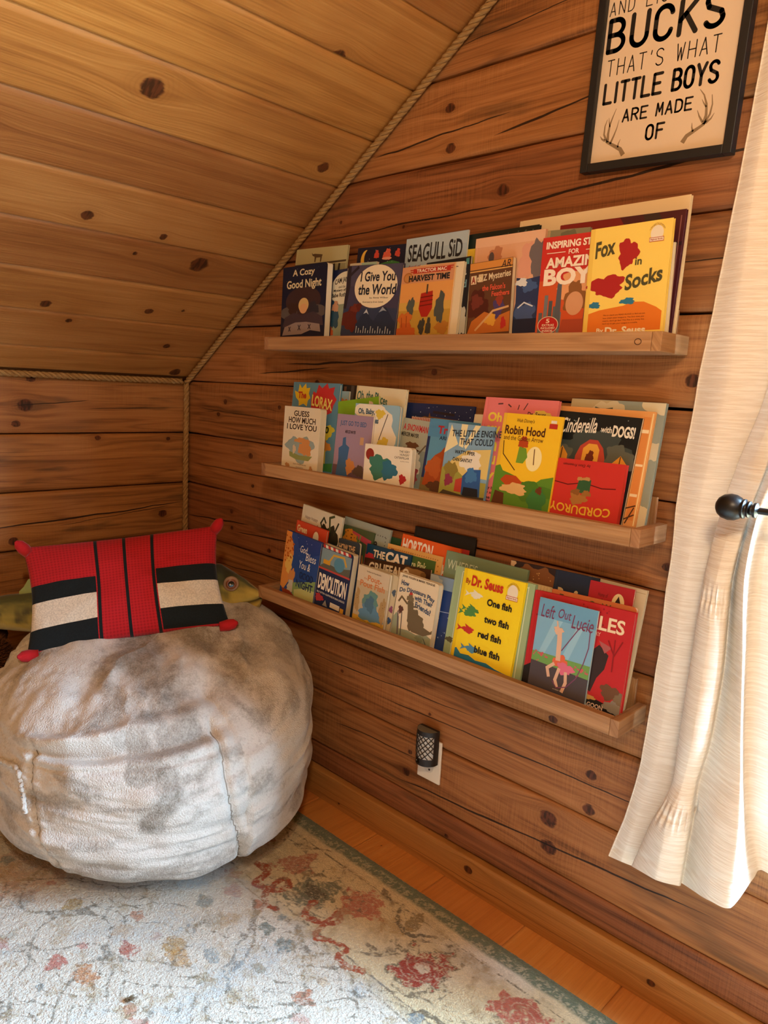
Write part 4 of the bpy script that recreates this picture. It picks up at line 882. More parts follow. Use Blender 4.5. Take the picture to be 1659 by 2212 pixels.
# ---------------------------------------------------------------- books
TABLE = {
'cozy':(1,0.6625,0.2239,0.0217,0.1893,0.0436,-0.1045,0.0240),
'world':(1,0.9274,0.2132,-0.0318,0.1968,0.0873,-0.1045,0.0090),
'tractor':(1,1.1251,0.1939,0.0109,0.1648,0.0873,-0.1045,0.0040),
'falcon':(1,1.3399,0.1866,0.0577,0.1151,0.0524,-0.1045,0.0120),
'fox':(1,1.6353,0.2305,0.0293,0.1659,0.0436,-0.1045,0.0100),
'cam':(1,0.8177,0.2096,0.0416,0.0796,0.0873,-0.0797,0.0070),
'inspire':(1,1.5201,0.2271,0.0168,0.1250,0.0436,-0.0937,0.0120),
'cream1':(1,1.1761,0.1978,-0.0019,0.1361,0.0873,-0.0997,0.0090),
'whitebk':(1,0.9207,0.2209,-0.0137,0.1012,0.0873,-0.0947,0.0080),
'whitethin':(1,1.7014,0.1891,0.0455,0.1037,0.0524,-0.0937,0.0050),
'peach':(1,1.3357,0.2450,0.0222,0.1826,0.0698,-0.0917,0.0080),
'black1':(1,1.1889,0.2036,0.0442,0.1334,0.0873,-0.0899,0.0070),
'seagull':(1,1.1061,0.2686,0.0184,0.1937,0.0873,-0.0820,0.0040),
'yellowarg':(1,1.1873,0.2280,0.0016,0.1410,0.0873,-0.0772,0.0060),
'goat':(1,0.6616,0.2830,-0.0239,0.2188,0.0873,-0.0719,0.0070),
'moon':(1,0.9268,0.2632,-0.0217,0.1753,0.0873,-0.0772,0.0080),
'greycov':(1,1.5112,0.2465,-0.0255,0.1048,0.0698,-0.0809,0.0080),
'maroon':(1,1.5400,0.2566,0.0063,0.2666,0.0698,-0.0721,0.0080),
'darkgreen':(1,1.2894,0.2630,0.0191,0.1938,0.0873,-0.0704,0.0090),
'cream2':(1,1.4247,0.2807,0.0209,0.3795,0.0873,-0.0606,0.0100),
'guess':(2,0.6889,0.2048,-0.0004,0.1603,0.0436,-0.1045,0.0220),
'cater':(2,1.0329,0.1246,0.0137,0.1668,0.0524,-0.1045,0.0160),
'bed':(2,0.8937,0.1950,-0.0027,0.1405,0.0785,-0.0877,0.0060),
'robin':(2,1.4467,0.2328,-0.0049,0.1529,0.1396,-0.1045,0.0060),
'corduroy':(2,1.5782,0.1455,0.0048,0.1739,0.1396,-0.0976,0.0130),
'engine':(2,1.2948,0.1993,-0.0107,0.1355,0.1222,-0.1045,0.0080),
'baby':(2,0.9537,0.2270,0.0064,0.1657,0.0785,-0.0809,0.0100),
'horse':(2,1.2260,0.2062,-0.0178,0.1485,0.1396,-0.0956,0.0080),
'snowman':(2,1.1148,0.2002,-0.0609,0.1013,0.1396,-0.0700,0.0040),
'cinder':(2,1.5728,0.2464,-0.0270,0.1884,0.1658,-0.0837,0.0060),
'pink':(2,1.3797,0.2664,-0.0005,0.1949,0.1571,-0.0956,0.0100),
'green':(2,0.8683,0.2272,0.1377,0.1585,0.0873,-0.0700,0.0060),
'lorax':(2,0.6572,0.2757,0.0075,0.2055,0.0873,-0.0632,0.0100),
'whitetop':(2,1.3470,0.2238,0.0177,0.0721,0.1571,-0.0847,0.0070),
'stripe':(2,1.1369,0.2042,-0.0075,0.0704,0.1396,-0.0652,0.0050),
'orange':(2,1.5629,0.2566,-0.0038,0.2188,0.1658,-0.0768,0.0080),
'lblue':(2,0.7821,0.2557,0.0143,0.1093,0.0873,-0.0524,0.0060),
'places':(2,0.9305,0.2751,-0.0253,0.1857,0.0873,-0.0632,0.0100),
'navystar':(2,1.1019,0.2391,0.0047,0.2213,0.1396,-0.0524,0.0070),
'greybig':(2,1.5868,0.2740,0.0007,0.2104,0.1658,-0.0679,0.0090),
'dark2':(2,0.7827,0.2774,-0.0247,0.1270,0.0873,-0.0455,0.0080),
'bless':(3,0.7095,0.2211,-0.0737,0.1562,0.0698,-0.1045,0.0100),
'demol':(3,0.8693,0.2097,-0.0770,0.1315,0.0698,-0.1045,0.0240),
'pout':(3,1.0226,0.1799,-0.0402,0.1191,0.0785,-0.1045,0.0120),
'dino':(3,1.1696,0.1884,-0.0321,0.1337,0.1047,-0.1045,0.0180),
'onefish':(3,1.3637,0.2398,-0.0011,0.1744,0.1571,-0.1045,0.0090),
'lucie':(3,1.5824,0.2185,0.0157,0.1416,0.1396,-0.1045,0.0040),
'pout2':(3,1.0796,0.1779,-0.0864,0.0811,0.0873,-0.0917,0.0100),
'howthe':(3,0.9098,0.2289,-0.0022,0.0863,0.0698,-0.0796,0.0100),
'kles':(3,1.5616,0.2296,0.0205,0.2369,0.1571,-0.0997,0.0130),
'sage':(3,1.3298,0.2374,0.0067,0.2279,0.1571,-0.0946,0.0100),
'bluebk':(3,1.2473,0.1978,0.0108,0.0818,0.1571,-0.0837,0.0080),
'gruff':(3,0.9984,0.1899,0.0560,0.2405,0.1571,-0.0748,0.0050),
'eggs':(3,0.7198,0.2511,-0.0786,0.1385,0.0698,-0.0796,0.0090),
'ribbed':(3,1.5260,0.2373,0.0045,0.0679,0.1571,-0.0837,0.0100),
'cat':(3,0.9939,0.2280,-0.0124,0.1670,0.1571,-0.0689,0.0060),
'orange3':(3,1.5953,0.2369,0.0213,0.1992,0.1571,-0.0857,0.0080),
'jungle':(3,0.8826,0.2637,-0.0473,0.1270,0.1571,-0.0620,0.0050),
'peachlace':(3,1.0654,0.2403,-0.0036,0.1944,0.1571,-0.0620,0.0040),
'broom':(3,1.6779,0.2733,0.0083,0.1014,0.1571,-0.0768,0.0050),
'navyd':(3,1.5874,0.2776,0.0118,0.1061,0.1571,-0.0709,0.0070),
'hippo':(3,0.7286,0.3002,-0.0842,0.1788,0.0785,-0.0698,0.0070),
'dotted':(3,0.8764,0.2855,-0.0561,0.1888,0.1571,-0.0562,0.0060),
'heres':(3,1.2779,0.2631,-0.0056,0.2431,0.1571,-0.0748,0.0070),
'horton':(3,1.1084,0.2745,-0.0306,0.1993,0.1571,-0.0572,0.0070),
'brown':(3,1.4657,0.2742,0.0148,0.1249,0.1571,-0.0669,0.0070),
'creamr':(3,1.6629,0.2775,-0.0210,0.1365,0.1571,-0.0630,0.0080),
'dkgreen3':(3,1.0067,0.2565,-0.0067,0.0938,0.1571,-0.0493,0.0050),
'black3':(3,1.1405,0.2997,0.0143,0.2032,0.1571,-0.0493,0.0070),
}
HID = {1: .030, 2: .024, 3: .018}; ZS0 = {1: 1.39494, 2: 1.02376, 3: .63896}
_tc = bpy.data.curves.new('txt', 'FONT'); _tc.resolution_u = 3; _to = bpy.data.objects.new('txt', _tc); COL.objects.link(_to)
def text_mesh(s, bold=0.0, shear=0.0):
    _tc.body = s; _tc.offset = bold; _tc.shear = shear; _to.data = _tc
    me = _to.to_mesh()
    V = np.array([v.co[:] for v in me.vertices]).reshape(-1, 3); F = [tuple(p.vertices) for p in me.polygons]
    _to.to_mesh_clear(); return V, F
def clip(poly, w, h):
    for ax, lim, sg in ((0, 0.0, 1), (0, w, -1), (1, 0.0, 1), (1, h, -1)):
        out = []
        for i in range(len(poly)):
            a, b_ = poly[i-1], poly[i]; ia = sg*(a[ax]-lim) >= 0; ib = sg*(b_[ax]-lim) >= 0
            if ia != ib:
                t = (lim-a[ax])/(b_[ax]-a[ax]); out.append((a[0]+(b_[0]-a[0])*t, a[1]+(b_[1]-a[1])*t))
            if ib: out.append(b_)
        poly = out
        if len(poly) < 3: return []
    return poly
def rounded(w, h, r, left=False, n=5):
    P = []
    for (cx, cz_, a0, on) in ((w-r, r, -90, True), (w-r, h-r, 0, True), (r, h-r, 90, left), (r, r, 180, left)):
        if on: P += [(cx+r*math.cos(math.radians(a0+90*i/n)), cz_+r*math.sin(math.radians(a0+90*i/n))) for i in range(n+1)]
        else: P.append((0 if cx <= r+1e-9 else w, h if cz_ > h/2 else 0))
    return P
def prism(b, P, y0, y1, mt=None):
    n = len(P); b.face([(x, y0, z) for x, z in P], mt); b.face([(x, y1, z) for x, z in P][::-1], mt)
    for i in range(n):
        (xa, za), (xb, zb) = P[i], P[(i+1) % n]; b.face([(xa, y0, za), (xa, y1, za), (xb, y1, zb), (xb, y0, zb)], mt)
PAGE = mat('#d9c9a8', .8, name='page_edge'); PAGE2 = mat('#e4dcc8', .75, name='white_page_edge')
def book(key, kind, col, label, ops=(), spine=None, pages=None, flip=False, back=None, gloss=.36):
    s, x, t, ph, w, th, yb, T = TABLE[key]
    zs = shelf_floor_z(s, x+w/2); t -= (zs-ZS0[s])/math.cos(th)
    h = (t+min(0, w*math.sin(ph)))/math.cos(ph)
    bx = x+h*math.sin(ph); bt = t-h*math.cos(ph)
    nm = {'h': 'hardcover_book', 'p': 'paperback_book', 'b': 'board_book'}[kind]
    root = empty(nm, (bx, yb+bt*math.sin(th), zs+bt*math.cos(th)+.0004), None, label, 'book', {1: 'books on the top ledge', 2: 'books on the middle ledge', 3: 'books on the lowest ledge'}[s])
    root.rotation_euler = (Matrix.Rotation(-th, 3, 'X') @ Matrix.Rotation(-ph, 3, 'Y')).to_euler()
    cm = mat(col, gloss, name='cover_%s' % col.strip('#')); sm_ = mat(spine, gloss) if spine else cm; pg = pages or PAGE
    b = MB()
    if kind == 'h':
        x0 = .009
        b.box(x0, w, 0, .0022, 0, h, cm, bev=.0006); b.box(.007, x0+.001, .0008, .0022, 0, h, sm_); b.box(x0, w, T-.0022, T, 0, h, cm); b.box(0, .007, .0002, T, 0, h, sm_, bev=.0011)
        pz = (x0-.004, w-.0035, .0023, T-.0023, .0035, h-.0035)
    elif kind == 'p':
        b.box(0, w, 0, .0005, 0, h, cm); b.box(0, w, T-.0005, T, 0, h, cm); b.box(0, .0008, .0005, T-.0005, 0, h, sm_)
        pz = (.0008, w-.0006, .0005, T-.0005, .0003, h-.0004)
    if kind in 'hp':
        if flip: b.v = [(w-p[0], p[1], p[2]) for p in b.v]; b.f = [q[::-1] for q in b.f]; pz = (w-pz[1], w-pz[0])+pz[2:]
        b.build('cover', None, root)
        q = MB(); q.box(*pz); q.build('page_block', pg, root)
    else:
        P = rounded(w, h, .009, left=False)
        if flip: P = [(w-a_, c_) for a_, c_ in P][::-1]
        prism(b, P, 0, .0020, cm); prism(b, P, T-.0020, T, cm)
        b.box(w-.004 if flip else 0, w if flip else .004, .0020, T-.0020, .0003, h-.0003, sm_); b.build('cover', None, root)
        q = MB(); n = max(2, int(T/.0024))
        P2 = [(min(max(a_, .0045 if not flip else .0012), w-.0012 if not flip else w-.0045), min(max(c_, .001), h-.001)) for a_, c_ in P]
        for i in range(n):
            ya = .0021+(T-.0042)*i/n; prism(q, P2, ya, ya+(T-.0042)/n*.86)
        q.build('page_block', pg, root)
    # printed cover
    hv = h-HID[s]; Y = lambda y: h-y*hv
    pr = MB(); tx = MB(); lay = 0
    def add(P, c):
        nonlocal lay
        P = clip(P, w-.0008, h-.0008)
        if len(P) >= 3:
            lay += 1; pr.face([(a_, -.00010-lay*.00006, c_) for a_, c_ in P], mat(c, gloss))
    for op in ops:
        k = op[0]
        if k == 'r': _, u0, y0, u1, y1, c = op; add([(u0*w, Y(y1)), (u1*w, Y(y1)), (u1*w, Y(y0)), (u0*w, Y(y0))], c)
        elif k == 'e': _, cu, cy, ru, ry, c = op; add([(cu*w+ru*w*math.cos(a_), Y(cy)+ry*hv*math.sin(a_)) for a_ in np.linspace(0, 2*np.pi, 36, endpoint=False)], c)
        elif k == 'b':
            _, cu, cy, ru, ry, c = op; sd = sum(map(ord, key))+cu*31+cy*17
            add([(cu*w+ru*w*math.cos(a_)*(1+.16*math.sin(a_*3+sd)+.10*math.sin(a_*7+sd*2)+.05*math.sin(a_*13+sd)), Y(cy)+ry*hv*math.sin(a_)*(1+.16*math.sin(a_*3+sd)+.10*math.sin(a_*7+sd*2)+.05*math.sin(a_*13+sd))) for a_ in np.linspace(0, 2*np.pi, 44, endpoint=False)], c)
        elif k == 'p': add([(a_*w, Y(c_)) for a_, c_ in op[1]], op[2])
        elif k == 's':
            _, pts, wd, c = op; P = [(a_*w, Y(c_)) for a_, c_ in pts]
            for (xa, za), (xb, zb) in zip(P[:-1], P[1:]):
                d = math.hypot(xb-xa, zb-za) or 1; nx_, nz__ = -(zb-za)/d*wd*w, (xb-xa)/d*wd*w; ex, ez = (xb-xa)/d*wd*w*.6, (zb-za)/d*wd*w*.6
                add([(xa+nx_-ex, za+nz__-ez), (xb+nx_+ex, zb+nz__+ez), (xb-nx_+ex, zb-nz__+ez), (xa-nx_-ex, za-nz__-ez)], c); lay -= .8
        elif k == 'd':     # scatter of small dots
            _, u0, y0, u1, y1, n, rr, c = op; r3 = np.random.default_rng(sum(map(ord, key)))
            for i in range(n):
                cu, cy = r3.uniform(u0, u1), r3.uniform(y0, y1); q_ = rr*r3.uniform(.5, 1.3)
                add([(cu*w+q_*w*math.cos(a_), Y(cy)+q_*w*math.sin(a_)) for a_ in np.linspace(0, 2*np.pi, 7, endpoint=False)], c); lay -= .9
        elif k == 't':
            _, s_, u0, y0, u1, y1, c = op[:7]; opt = op[7] if len(op) > 7 else {}
            V, F = text_mesh(s_, opt.get('b', .0), opt.get('sh', 0.0))
            if not len(V): continue
            mn, mxx = V.min(0), V.max(0); X_ = (V[:, 0]-mn[0])/(mxx[0]-mn[0]); Z_ = (V[:, 1]-mn[1])/(mxx[1]-mn[1])
            if opt.get('ud'): X_, Z_ = 1-X_, 1-Z_
            px = (u0+(u1-u0)*X_)*w; pz_ = Y(y1)+(Y(y0)-Y(y1))*Z_
            if opt.get('arc'): pz_ = pz_-opt['arc']*hv*(2*X_-1)**2
            if opt.get('tilt'): pz_ = pz_+opt['tilt']*hv*(X_-.5)
            if opt.get('wob'): pz_ = pz_+opt['wob']*hv*np.sin(X_*17)
            k0 = len(tx.v); tx.v += [(float(a_), -.0012-opt.get('z', 0)*.0001, float(c_)) for a_, c_ in zip(px, pz_)]; mi = tx.m(mat(c, gloss+.1))
            for f_ in F: tx.f.append(tuple(k0+i for i in f_)); tx.mi.append(mi)
    if pr.f: pr.build('cover_print', None, root)
    if tx.f:
        for i, p in enumerate(tx.v): tx.v[i] = (p[0], -.00016-lay*.00006, p[2])
        tx.build('title_lettering', None, root)
    return root
BD = {'b': .024}; B3 = {'b': .038}
# ---- top ledge
book('cozy', 'b', '#141c33', 'thick navy board book at the left end of the top ledge', [('e', .5, .50, .40, .20, '#3c2a2c'), ('e', .18, .66, .2, .09, '#57504e'), ('e', .83, .66, .2, .09, '#57504e'), ('b', .28, .60, .13, .09, '#3a2622'), ('b', .74, .62, .12, .09, '#2c2a34'), ('e', .52, .56, .115, .10, '#cfae72'), ('e', .52, .61, .085, .07, '#d3a070'), ('p', [(.1, .72), (.3, .66), (.5, .70), (.75, .66), (.95, .74), (.98, .86), (.05, .86)], '#40333c'), ('p', [(.05, .98), (.1, .86), (.35, .80), (.6, .80), (.9, .84), (.93, .95), (.7, .92), (.5, .97)], '#8f7f7c'), ('s', [(.2, .86), (.24, .92)], .008, '#2a2230'), ('s', [(.24, .86), (.2, .92)], .008, '#2a2230'), ('s', [(.42, .84), (.47, .91)], .008, '#2a2230'), ('s', [(.47, .84), (.42, .91)], .008, '#2a2230'), ('s', [(.65, .84), (.7, .90)], .008, '#2a2230'), ('s', [(.7, .84), (.65, .90)], .008, '#2a2230'), ('d', .05, .04, .95, .4, 14, .006, '#6a7488'), ('t', 'A Cozy', .24, .05, .74, .17, '#d8c9a4', BD), ('t', 'Good Night', .11, .20, .90, .35, '#d8c9a4', BD)], pages=PAGE2)
book('goat', 'h', '#b5ae84', 'olive cream book with a goat on a bridge, left end of the top ledge', [('r', 0, .19, 1, 1, '#8f8a66'), ('p', [(.32, .05), (.35, .07), (.38, .065), (.50, .075), (.54, .08), (.53, .10), (.52, .16), (.50, .16), (.50, .11), (.42, .11), (.41, .16), (.39, .16), (.385, .10), (.34, .085)], '#5b4a36'), ('s', [(0, .19), (1, .165)], .012, '#4a3f30'), ('s', [(.1, .2), (.11, .5)], .014, '#3a3026'), ('s', [(.78, .2), (.84, .5)], .018, '#2c2620'), ('s', [(.88, .2), (.86, .5)], .018, '#2c2620')], pages=PAGE2)
book('cam', 'p', '#23284a', 'small mystery paperback with a white oval, tucked second on the top ledge', [('e', .95, .30, .72, .26, '#dcd8c4'), ('r', 0, .52, 1, 1, '#8d9a86'), ('b', .45, .68, .28, .20, '#274a66'), ('b', .52, .55, .16, .08, '#b98a6c'), ('b', .30, .92, .2, .07, '#b4572e'), ('b', .15, .55, .1, .1, '#6b2e24'), ('t', 'CAM JANSEN', .42, .12, 1.35, .22, '#1c1c20', dict(b=.02, arc=.03)), ('t', 'and the', .62, .24, .95, .28, '#1c1c20'), ('t', 'Mystery of the', .38, .29, 1.2, .34, '#1c1c20', BD), ('t', 'Babe Ruth', .30, .35, 1.0, .41, '#1c1c20', BD)])
book('world', 'h', '#3f3c55', 'night blue hardcover with a big cream moon and mountains', [('r', 0, .0, 1, .3, '#4a475e'), ('r', 0, .62, 1, 1, '#2f3b58'), ('e', .56, .31, .39, .305, '#e6d9bd'), ('p', [(.2, .98), (.34, .75), (.45, .63), (.54, .76), (.60, .80), (.72, .62), (.80, .60), (.95, .78), (1, .82), (1, .98)], '#22304a'), ('p', [(.40, .70), (.45, .63), (.50, .71), (.455, .68)], '#b9c2cc'), ('p', [(.68, .68), (.74, .60), (.82, .66), (.76, .65)], '#8f9db0'), ('s', [(.03, .0), (.05, .3), (.02, .6)], .035, '#2a2430'), ('s', [(.05, .15), (.2, .03)], .02, '#2a2430'), ('b', .15, .78, .15, .17, '#5a2420'), ('b', .22, .62, .07, .06, '#6b2e26'), ('b', .30, .60, .05, .06, '#5a2420')]+[('s', [(.30+.045*i, .97), (.30+.045*i, .88+.03*(i % 3))], .007, '#a9b4c4') for i in range(15)]+[('t', 'I Give You', .27, .10, .90, .24, '#1d2436', BD), ('t', 'the World', .25, .28, .94, .43, '#1d2436', BD), ('t', 'by Anne Wilber', .48, .46, .82, .49, '#544d48'), ('t', 'illustrated by Erwin Schele', .36, .52, .74, .55, '#544d48')])
book('moon', 'h', '#171d33', 'dark night book with a yellow crescent moon behind the moonlit hardcover', [('e', .20, .14, .11, .11, '#e2b84e'), ('e', .26, .12, .10, .10, '#171d33'), ('b', .42, .09, .05, .045, '#c4493c'), ('b', .64, .10, .08, .06, '#d0604e'), ('e', .64, .14, .10, .015, '#e3a090'), ('b', .85, .09, .05, .045, '#c4493c'), ('p', [(.30, .24), (.55, .19), (.75, .165), (.9, .19), (.98, .26), (.9, .25), (.7, .21)], '#3c7a44'), ('d', .1, .03, .95, .22, 14, .006, '#c9cfd4')])
book('whitebk', 'h', '#c9c2b0', 'cream edged book squeezed behind the moonlit hardcover', [('r', .45, 0, 1, .2, '#9fc0b4')], pages=PAGE2)
book('tractor', 'p', '#d99a55', 'tan harvest paperback with a red machine and pumpkins', [('r', 0, .0, 1, .24, '#c9906a'), ('r', 0, .62, 1, 1, '#b58f3a'), ('r', 0, .52, 1, .64, '#c9a24e'), ('r', .22, .035, .93, .105, '#b03226'), ('r', .16, .045, .26, .06, '#b03226'), ('r', .17, .075, .26, .09, '#b03226'), ('r', .88, .03, .98, .045, '#b03226'), ('r', .88, .06, .97, .075, '#b03226'), ('e', .13, .16, .09, .075, '#a86a34'), ('e', .13, .16, .07, .058, '#b9824a'), ('p', [(.42, .40), (.64, .37), (.66, .62), (.58, .74), (.47, .74), (.40, .62)], '#a3241c'), ('s', [(.53, .28), (.53, .4)], .015, '#4a4038'), ('s', [(.42, .46), (.65, .44)], .008, '#6a1510'), ('s', [(.42, .52), (.65, .50)], .008, '#6a1510'), ('s', [(.42, .58), (.65, .56)], .008, '#6a1510'), ('b', .24, .60, .07, .15, '#4c5450'), ('b', .80, .62, .085, .22, '#474e4c'), ('b', .49, .88, .06, .12, '#3a3a36'), ('b', .62, .88, .05, .12, '#3a3a36'), ('b', .15, .78, .13, .12, '#c0682c'), ('b', .18, .93, .19, .10, '#b85a26'), ('b', .88, .90, .12, .09, '#a8702e'), ('s', [(.08, .74), (.10, .88)], .006, '#8a4018'), ('s', [(.18, .72), (.19, .88)], .006, '#8a4018'), ('t', 'TRACTOR MAC', .29, .045, .86, .095, '#ead9c0', BD), ('t', 'HARVEST TIME', .15, .13, .93, .22, '#20242a', B3)])
book('seagull', 'p', '#9fb4c4', 'pale blue seaside paperback standing tall behind the harvest book', [('r', 0, 0, 1, .12, '#a9bcc8'), ('r', 0, .34, 1, .6, '#8fa8bc'), ('b', .7, .6, .3, .2, '#e2ded2'), ('t', 'SEAGULL SiD', .05, .07, .93, .245, '#22252c', dict(b=.02, wob=.006)), ('t', 'And the Naughty Things', .06, .275, .90, .315, '#a84a4e', {'sh': .2})], pages=PAGE2)
book('cream1', 'h', '#d9ccb0', 'cream book standing just right of the harvest paperback', [('t', '-', .82, .06, .88, .07, '#3a3430')], pages=PAGE2)
book('black1', 'p', '#161a24', 'black book with white scribbled lettering peeking beside the cream book', [('b', .9, .85, .12, .18, '#b9b9b0'), ('t', 'a', .84, .15, .93, .24, '#dad6c8', BD), ('t', 'd', .86, .3, .95, .40, '#6f9aa8', BD), ('r', .9, .02, .97, .10, '#4a8a90')])
book('yellowarg', 'p', '#d6b83e', 'narrow glimpse of a yellow book behind the pale blue paperback', [('t', 'Argh', .72, .13, 1.1, .28, '#1b1b1e', BD)])
book('darkgreen', 'h', '#16211f', 'black green hardcover at the back behind the peach book', [('r', .02, .05, .98, .5, '#1d2c28'), ('d', .5, .03, .95, .10, 10, .012, '#4a5a50')])
book('peach', 'h', '#d6a585', 'peach picture book with a dark blue patterned dress', [('r', 0, 0, 1, .1, '#ddb294'), ('b', .32, .20, .10, .09, '#b4795a'), ('e', .26, .22, .04, .06, '#544a50'), ('b', .80, .30, .14, .17, '#d49a84'), ('b', .94, .28, .12, .20, '#6b6468'), ('p', [(.66, .45), (.82, .47), (1, .45), (1, 1), (.62, 1), (.68, .7)], '#26365e'), ('b', .85, .54, .10, .06, '#3e5a8c'), ('b', .74, .50, .08, .04, '#d0d4d8'), ('b', .82, .82, .14, .12, '#3f5688'), ('s', [(.72, .75), (.8, .70), (.92, .74)], .008, '#c9d2de'), ('r', .55, .86, 1, 1, '#1a2340')])
book('falcon', 'p', '#5a3a28', 'brown mystery paperback with an orange top strip', [('r', 0, 0, 1, .10, '#cc8a44'), ('s', [(0, .125), (1, .125)], .012, '#d9a860'), ('b', .22, .60, .27, .20, '#4a1f1a'), ('b', .20, .55, .14, .10, '#6b2f28'), ('p', [(0, 1), (.1, .82), (.4, .70), (.7, .78), (1, .72), (1, 1)], '#b4682c'), ('b', .72, .66, .12, .13, '#473a6a'), ('b', .74, .56, .08, .07, '#8c3a2a'), ('b', .55, .82, .13, .08, '#d09a3c'), ('s', [(.2, .95), (.6, .70), (.95, .66)], .02, '#c9a070'), ('b', .85, .88, .06, .08, '#b02c2c'), ('r', .04, .18, .17, .30, '#d8c7a4'), ('r', .22, .17, .33, .28, '#c9b48e'), ('t', 'AR', .74, .02, .96, .12, '#26222a', {'sh': .2}), ('t', 'A', .05, .19, .15, .29, '#8a2c24', B3), ('t', 'to Z Mysteries', .18, .17, .97, .29, '#d8c7a4', dict(b=.02, tilt=.03)), ('t', "the Falcon's", .32, .33, .86, .41, '#d0553e', BD), ('t', 'Feathers', .55, .43, .96, .50, '#d0553e', BD)])
book('greycov', 'h', '#8b8a74', 'grey green book top showing above the red boys book', [('b', .6, .12, .3, .10, '#6f7260'), ('r', 0, 0, .12, 1, '#b9a57e')], pages=PAGE2)
book('inspire', 'p', '#c4302c', 'red story paperback with a grey city and a white burst', [('r', 0, .45, 1, 1, '#c9542e'), ('b', .75, .52, .40, .14, '#e0a070')]+[('r', .04+.09*i, .78-.06*((i*7) % 4), .11+.09*i, 1, ['#5a646c', '#6f7880', '#4c565e'][i % 3]) for i in range(5)]+[('p', [(.36, .5), (.40, .44), (.44, .5), (.46, .95), (.34, .95)], '#555b66'), ('p', [(.90, .52), (.94, .44), (.98, .5), (1, .95), (.88, .95)], '#4a505c'), ('b', .70, .64, .20, .15, '#8a5a34'), ('e', .70, .70, .16, .12, '#d09a74'), ('p', [(.45, 1), (.5, .86), (.9, .86), (.98, 1)], '#a84a34'), ('e', .24, .91, .20, .09, '#d9c9b4'), ('e', .24, .91, .185, .083, '#b8262a'), ('t', 'INSPIRING STORIES', .08, .05, 1.28, .125, '#f0e2d0', B3), ('r', .1, .165, .45, .172, '#f0e2d0'), ('r', .82, .165, 1, .172, '#f0e2d0'), ('t', 'FOR', .51, .145, .70, .195, '#f0e2d0', BD), ('t', 'AMAZING', .10, .215, 1.16, .325, '#f0e2d0', B3), ('t', 'BOYS', .08, .33, 1.16, .505, '#f0e2d0', {'b': .045}), ('t', '5', .20, .845, .27, .89, '#f0e2d0', BD), ('t', 'EXTRAS', .13, .90, .36, .922, '#f0e2d0', BD), ('t', 'INCLUDED', .11, .93, .38, .952, '#f0e2d0', BD), ('t', 'INSIDE', .14, .96, .34, .982, '#f0e2d0', BD)])
BADGE = lambda cu, cy, k=1.0: [('e', cu, cy, .075*k, .072*k, '#e8dfc8'), ('r', cu-.085*k, cy+.035*k, cu+.085*k, cy+.075*k, '#b8382c'), ('r', cu-.08*k, cy+.040*k, cu+.08*k, cy+.070*k, '#e8dfc8'), ('t', 'I CAN READ IT ALL BY MYSELF', cu-.09*k, cy-.095*k, cu+.09*k, cy-.075*k, '#8a4a34', {'arc': .05*k}), ('t', 'Beginner Books', cu-.07*k, cy+.045*k, cu+.07*k, cy+.066*k, '#a8382c', BD)]
book('fox', 'h', '#f2d468', 'yellow hardcover with two red patches and an orange mound, top ledge', [('p', [(.02, 1), (.02, .83), (.2, .79), (.5, .76), (.62, .73), (.75, .735), (.9, .79), (.97, .83), (.97, 1)], '#dd7a2a'), ('b', .27, .56, .22, .10, '#a8262a'), ('b', .50, .27, .12, .13, '#a8262a'), ('b', .13, .74, .08, .03, '#2f7a9c'), ('b', .55, .72, .09, .03, '#2f7a9c'), ('r', .02, .0, .065, 1, '#e8c65c')]+BADGE(.83, .12)+[('t', 'Fox', .09, .12, .34, .28, '#4c4a30', dict(b=.03, tilt=.03)), ('t', 'in', .60, .32, .68, .39, '#4c4a30', BD), ('t', 'Socks', .50, .44, .94, .59, '#4c4a30', dict(b=.03, tilt=.07)), ('t', 'This is a book you READ ALOUD to find out just', .26, .835, .78, .852, '#5a2c14'), ('t', 'how smart your tongue is. The first time you', .26, .862, .77, .879, '#5a2c14'), ('t', "read it, don't go fast! This Fox is a tricky fox.", .26, .889, .78, .906, '#5a2c14'), ("t", "He'll try to get your tongue in trouble.", .26, .916, .70, .933, '#5a2c14'), ('t', 'By', .19, .965, .28, 1.02, '#efe2c4', BD), ('t', 'Dr. Seuss', .30, .955, .80, 1.03, '#efe2c4', B3)], pages=PAGE2, spine='#e6bf58')
book('whitethin', 'h', '#d8d0bc', 'thin pale book edge behind the yellow hardcover on the top ledge', [], pages=PAGE2)
book('maroon', 'h', '#4a1c26', 'large maroon book behind the yellow hardcover on the top ledge', [('p', [(0, 0), (.5, 0), (.62, .2), (.4, .3), (0, .2)], '#7c1f22'), ('p', [(.68, .0), (.80, .0), (.84, .08), (.72, .10)], '#3a2c2c'), ('r', .88, .26, 1, .29, '#2a1620'), ('s', [(.97, .05), (.975, .9)], .004, '#8a5a58')])
book('cream2', 'h', '#e0cba4', 'very large cream book standing at the back, right end of the top ledge', [], pages=PAGE2)
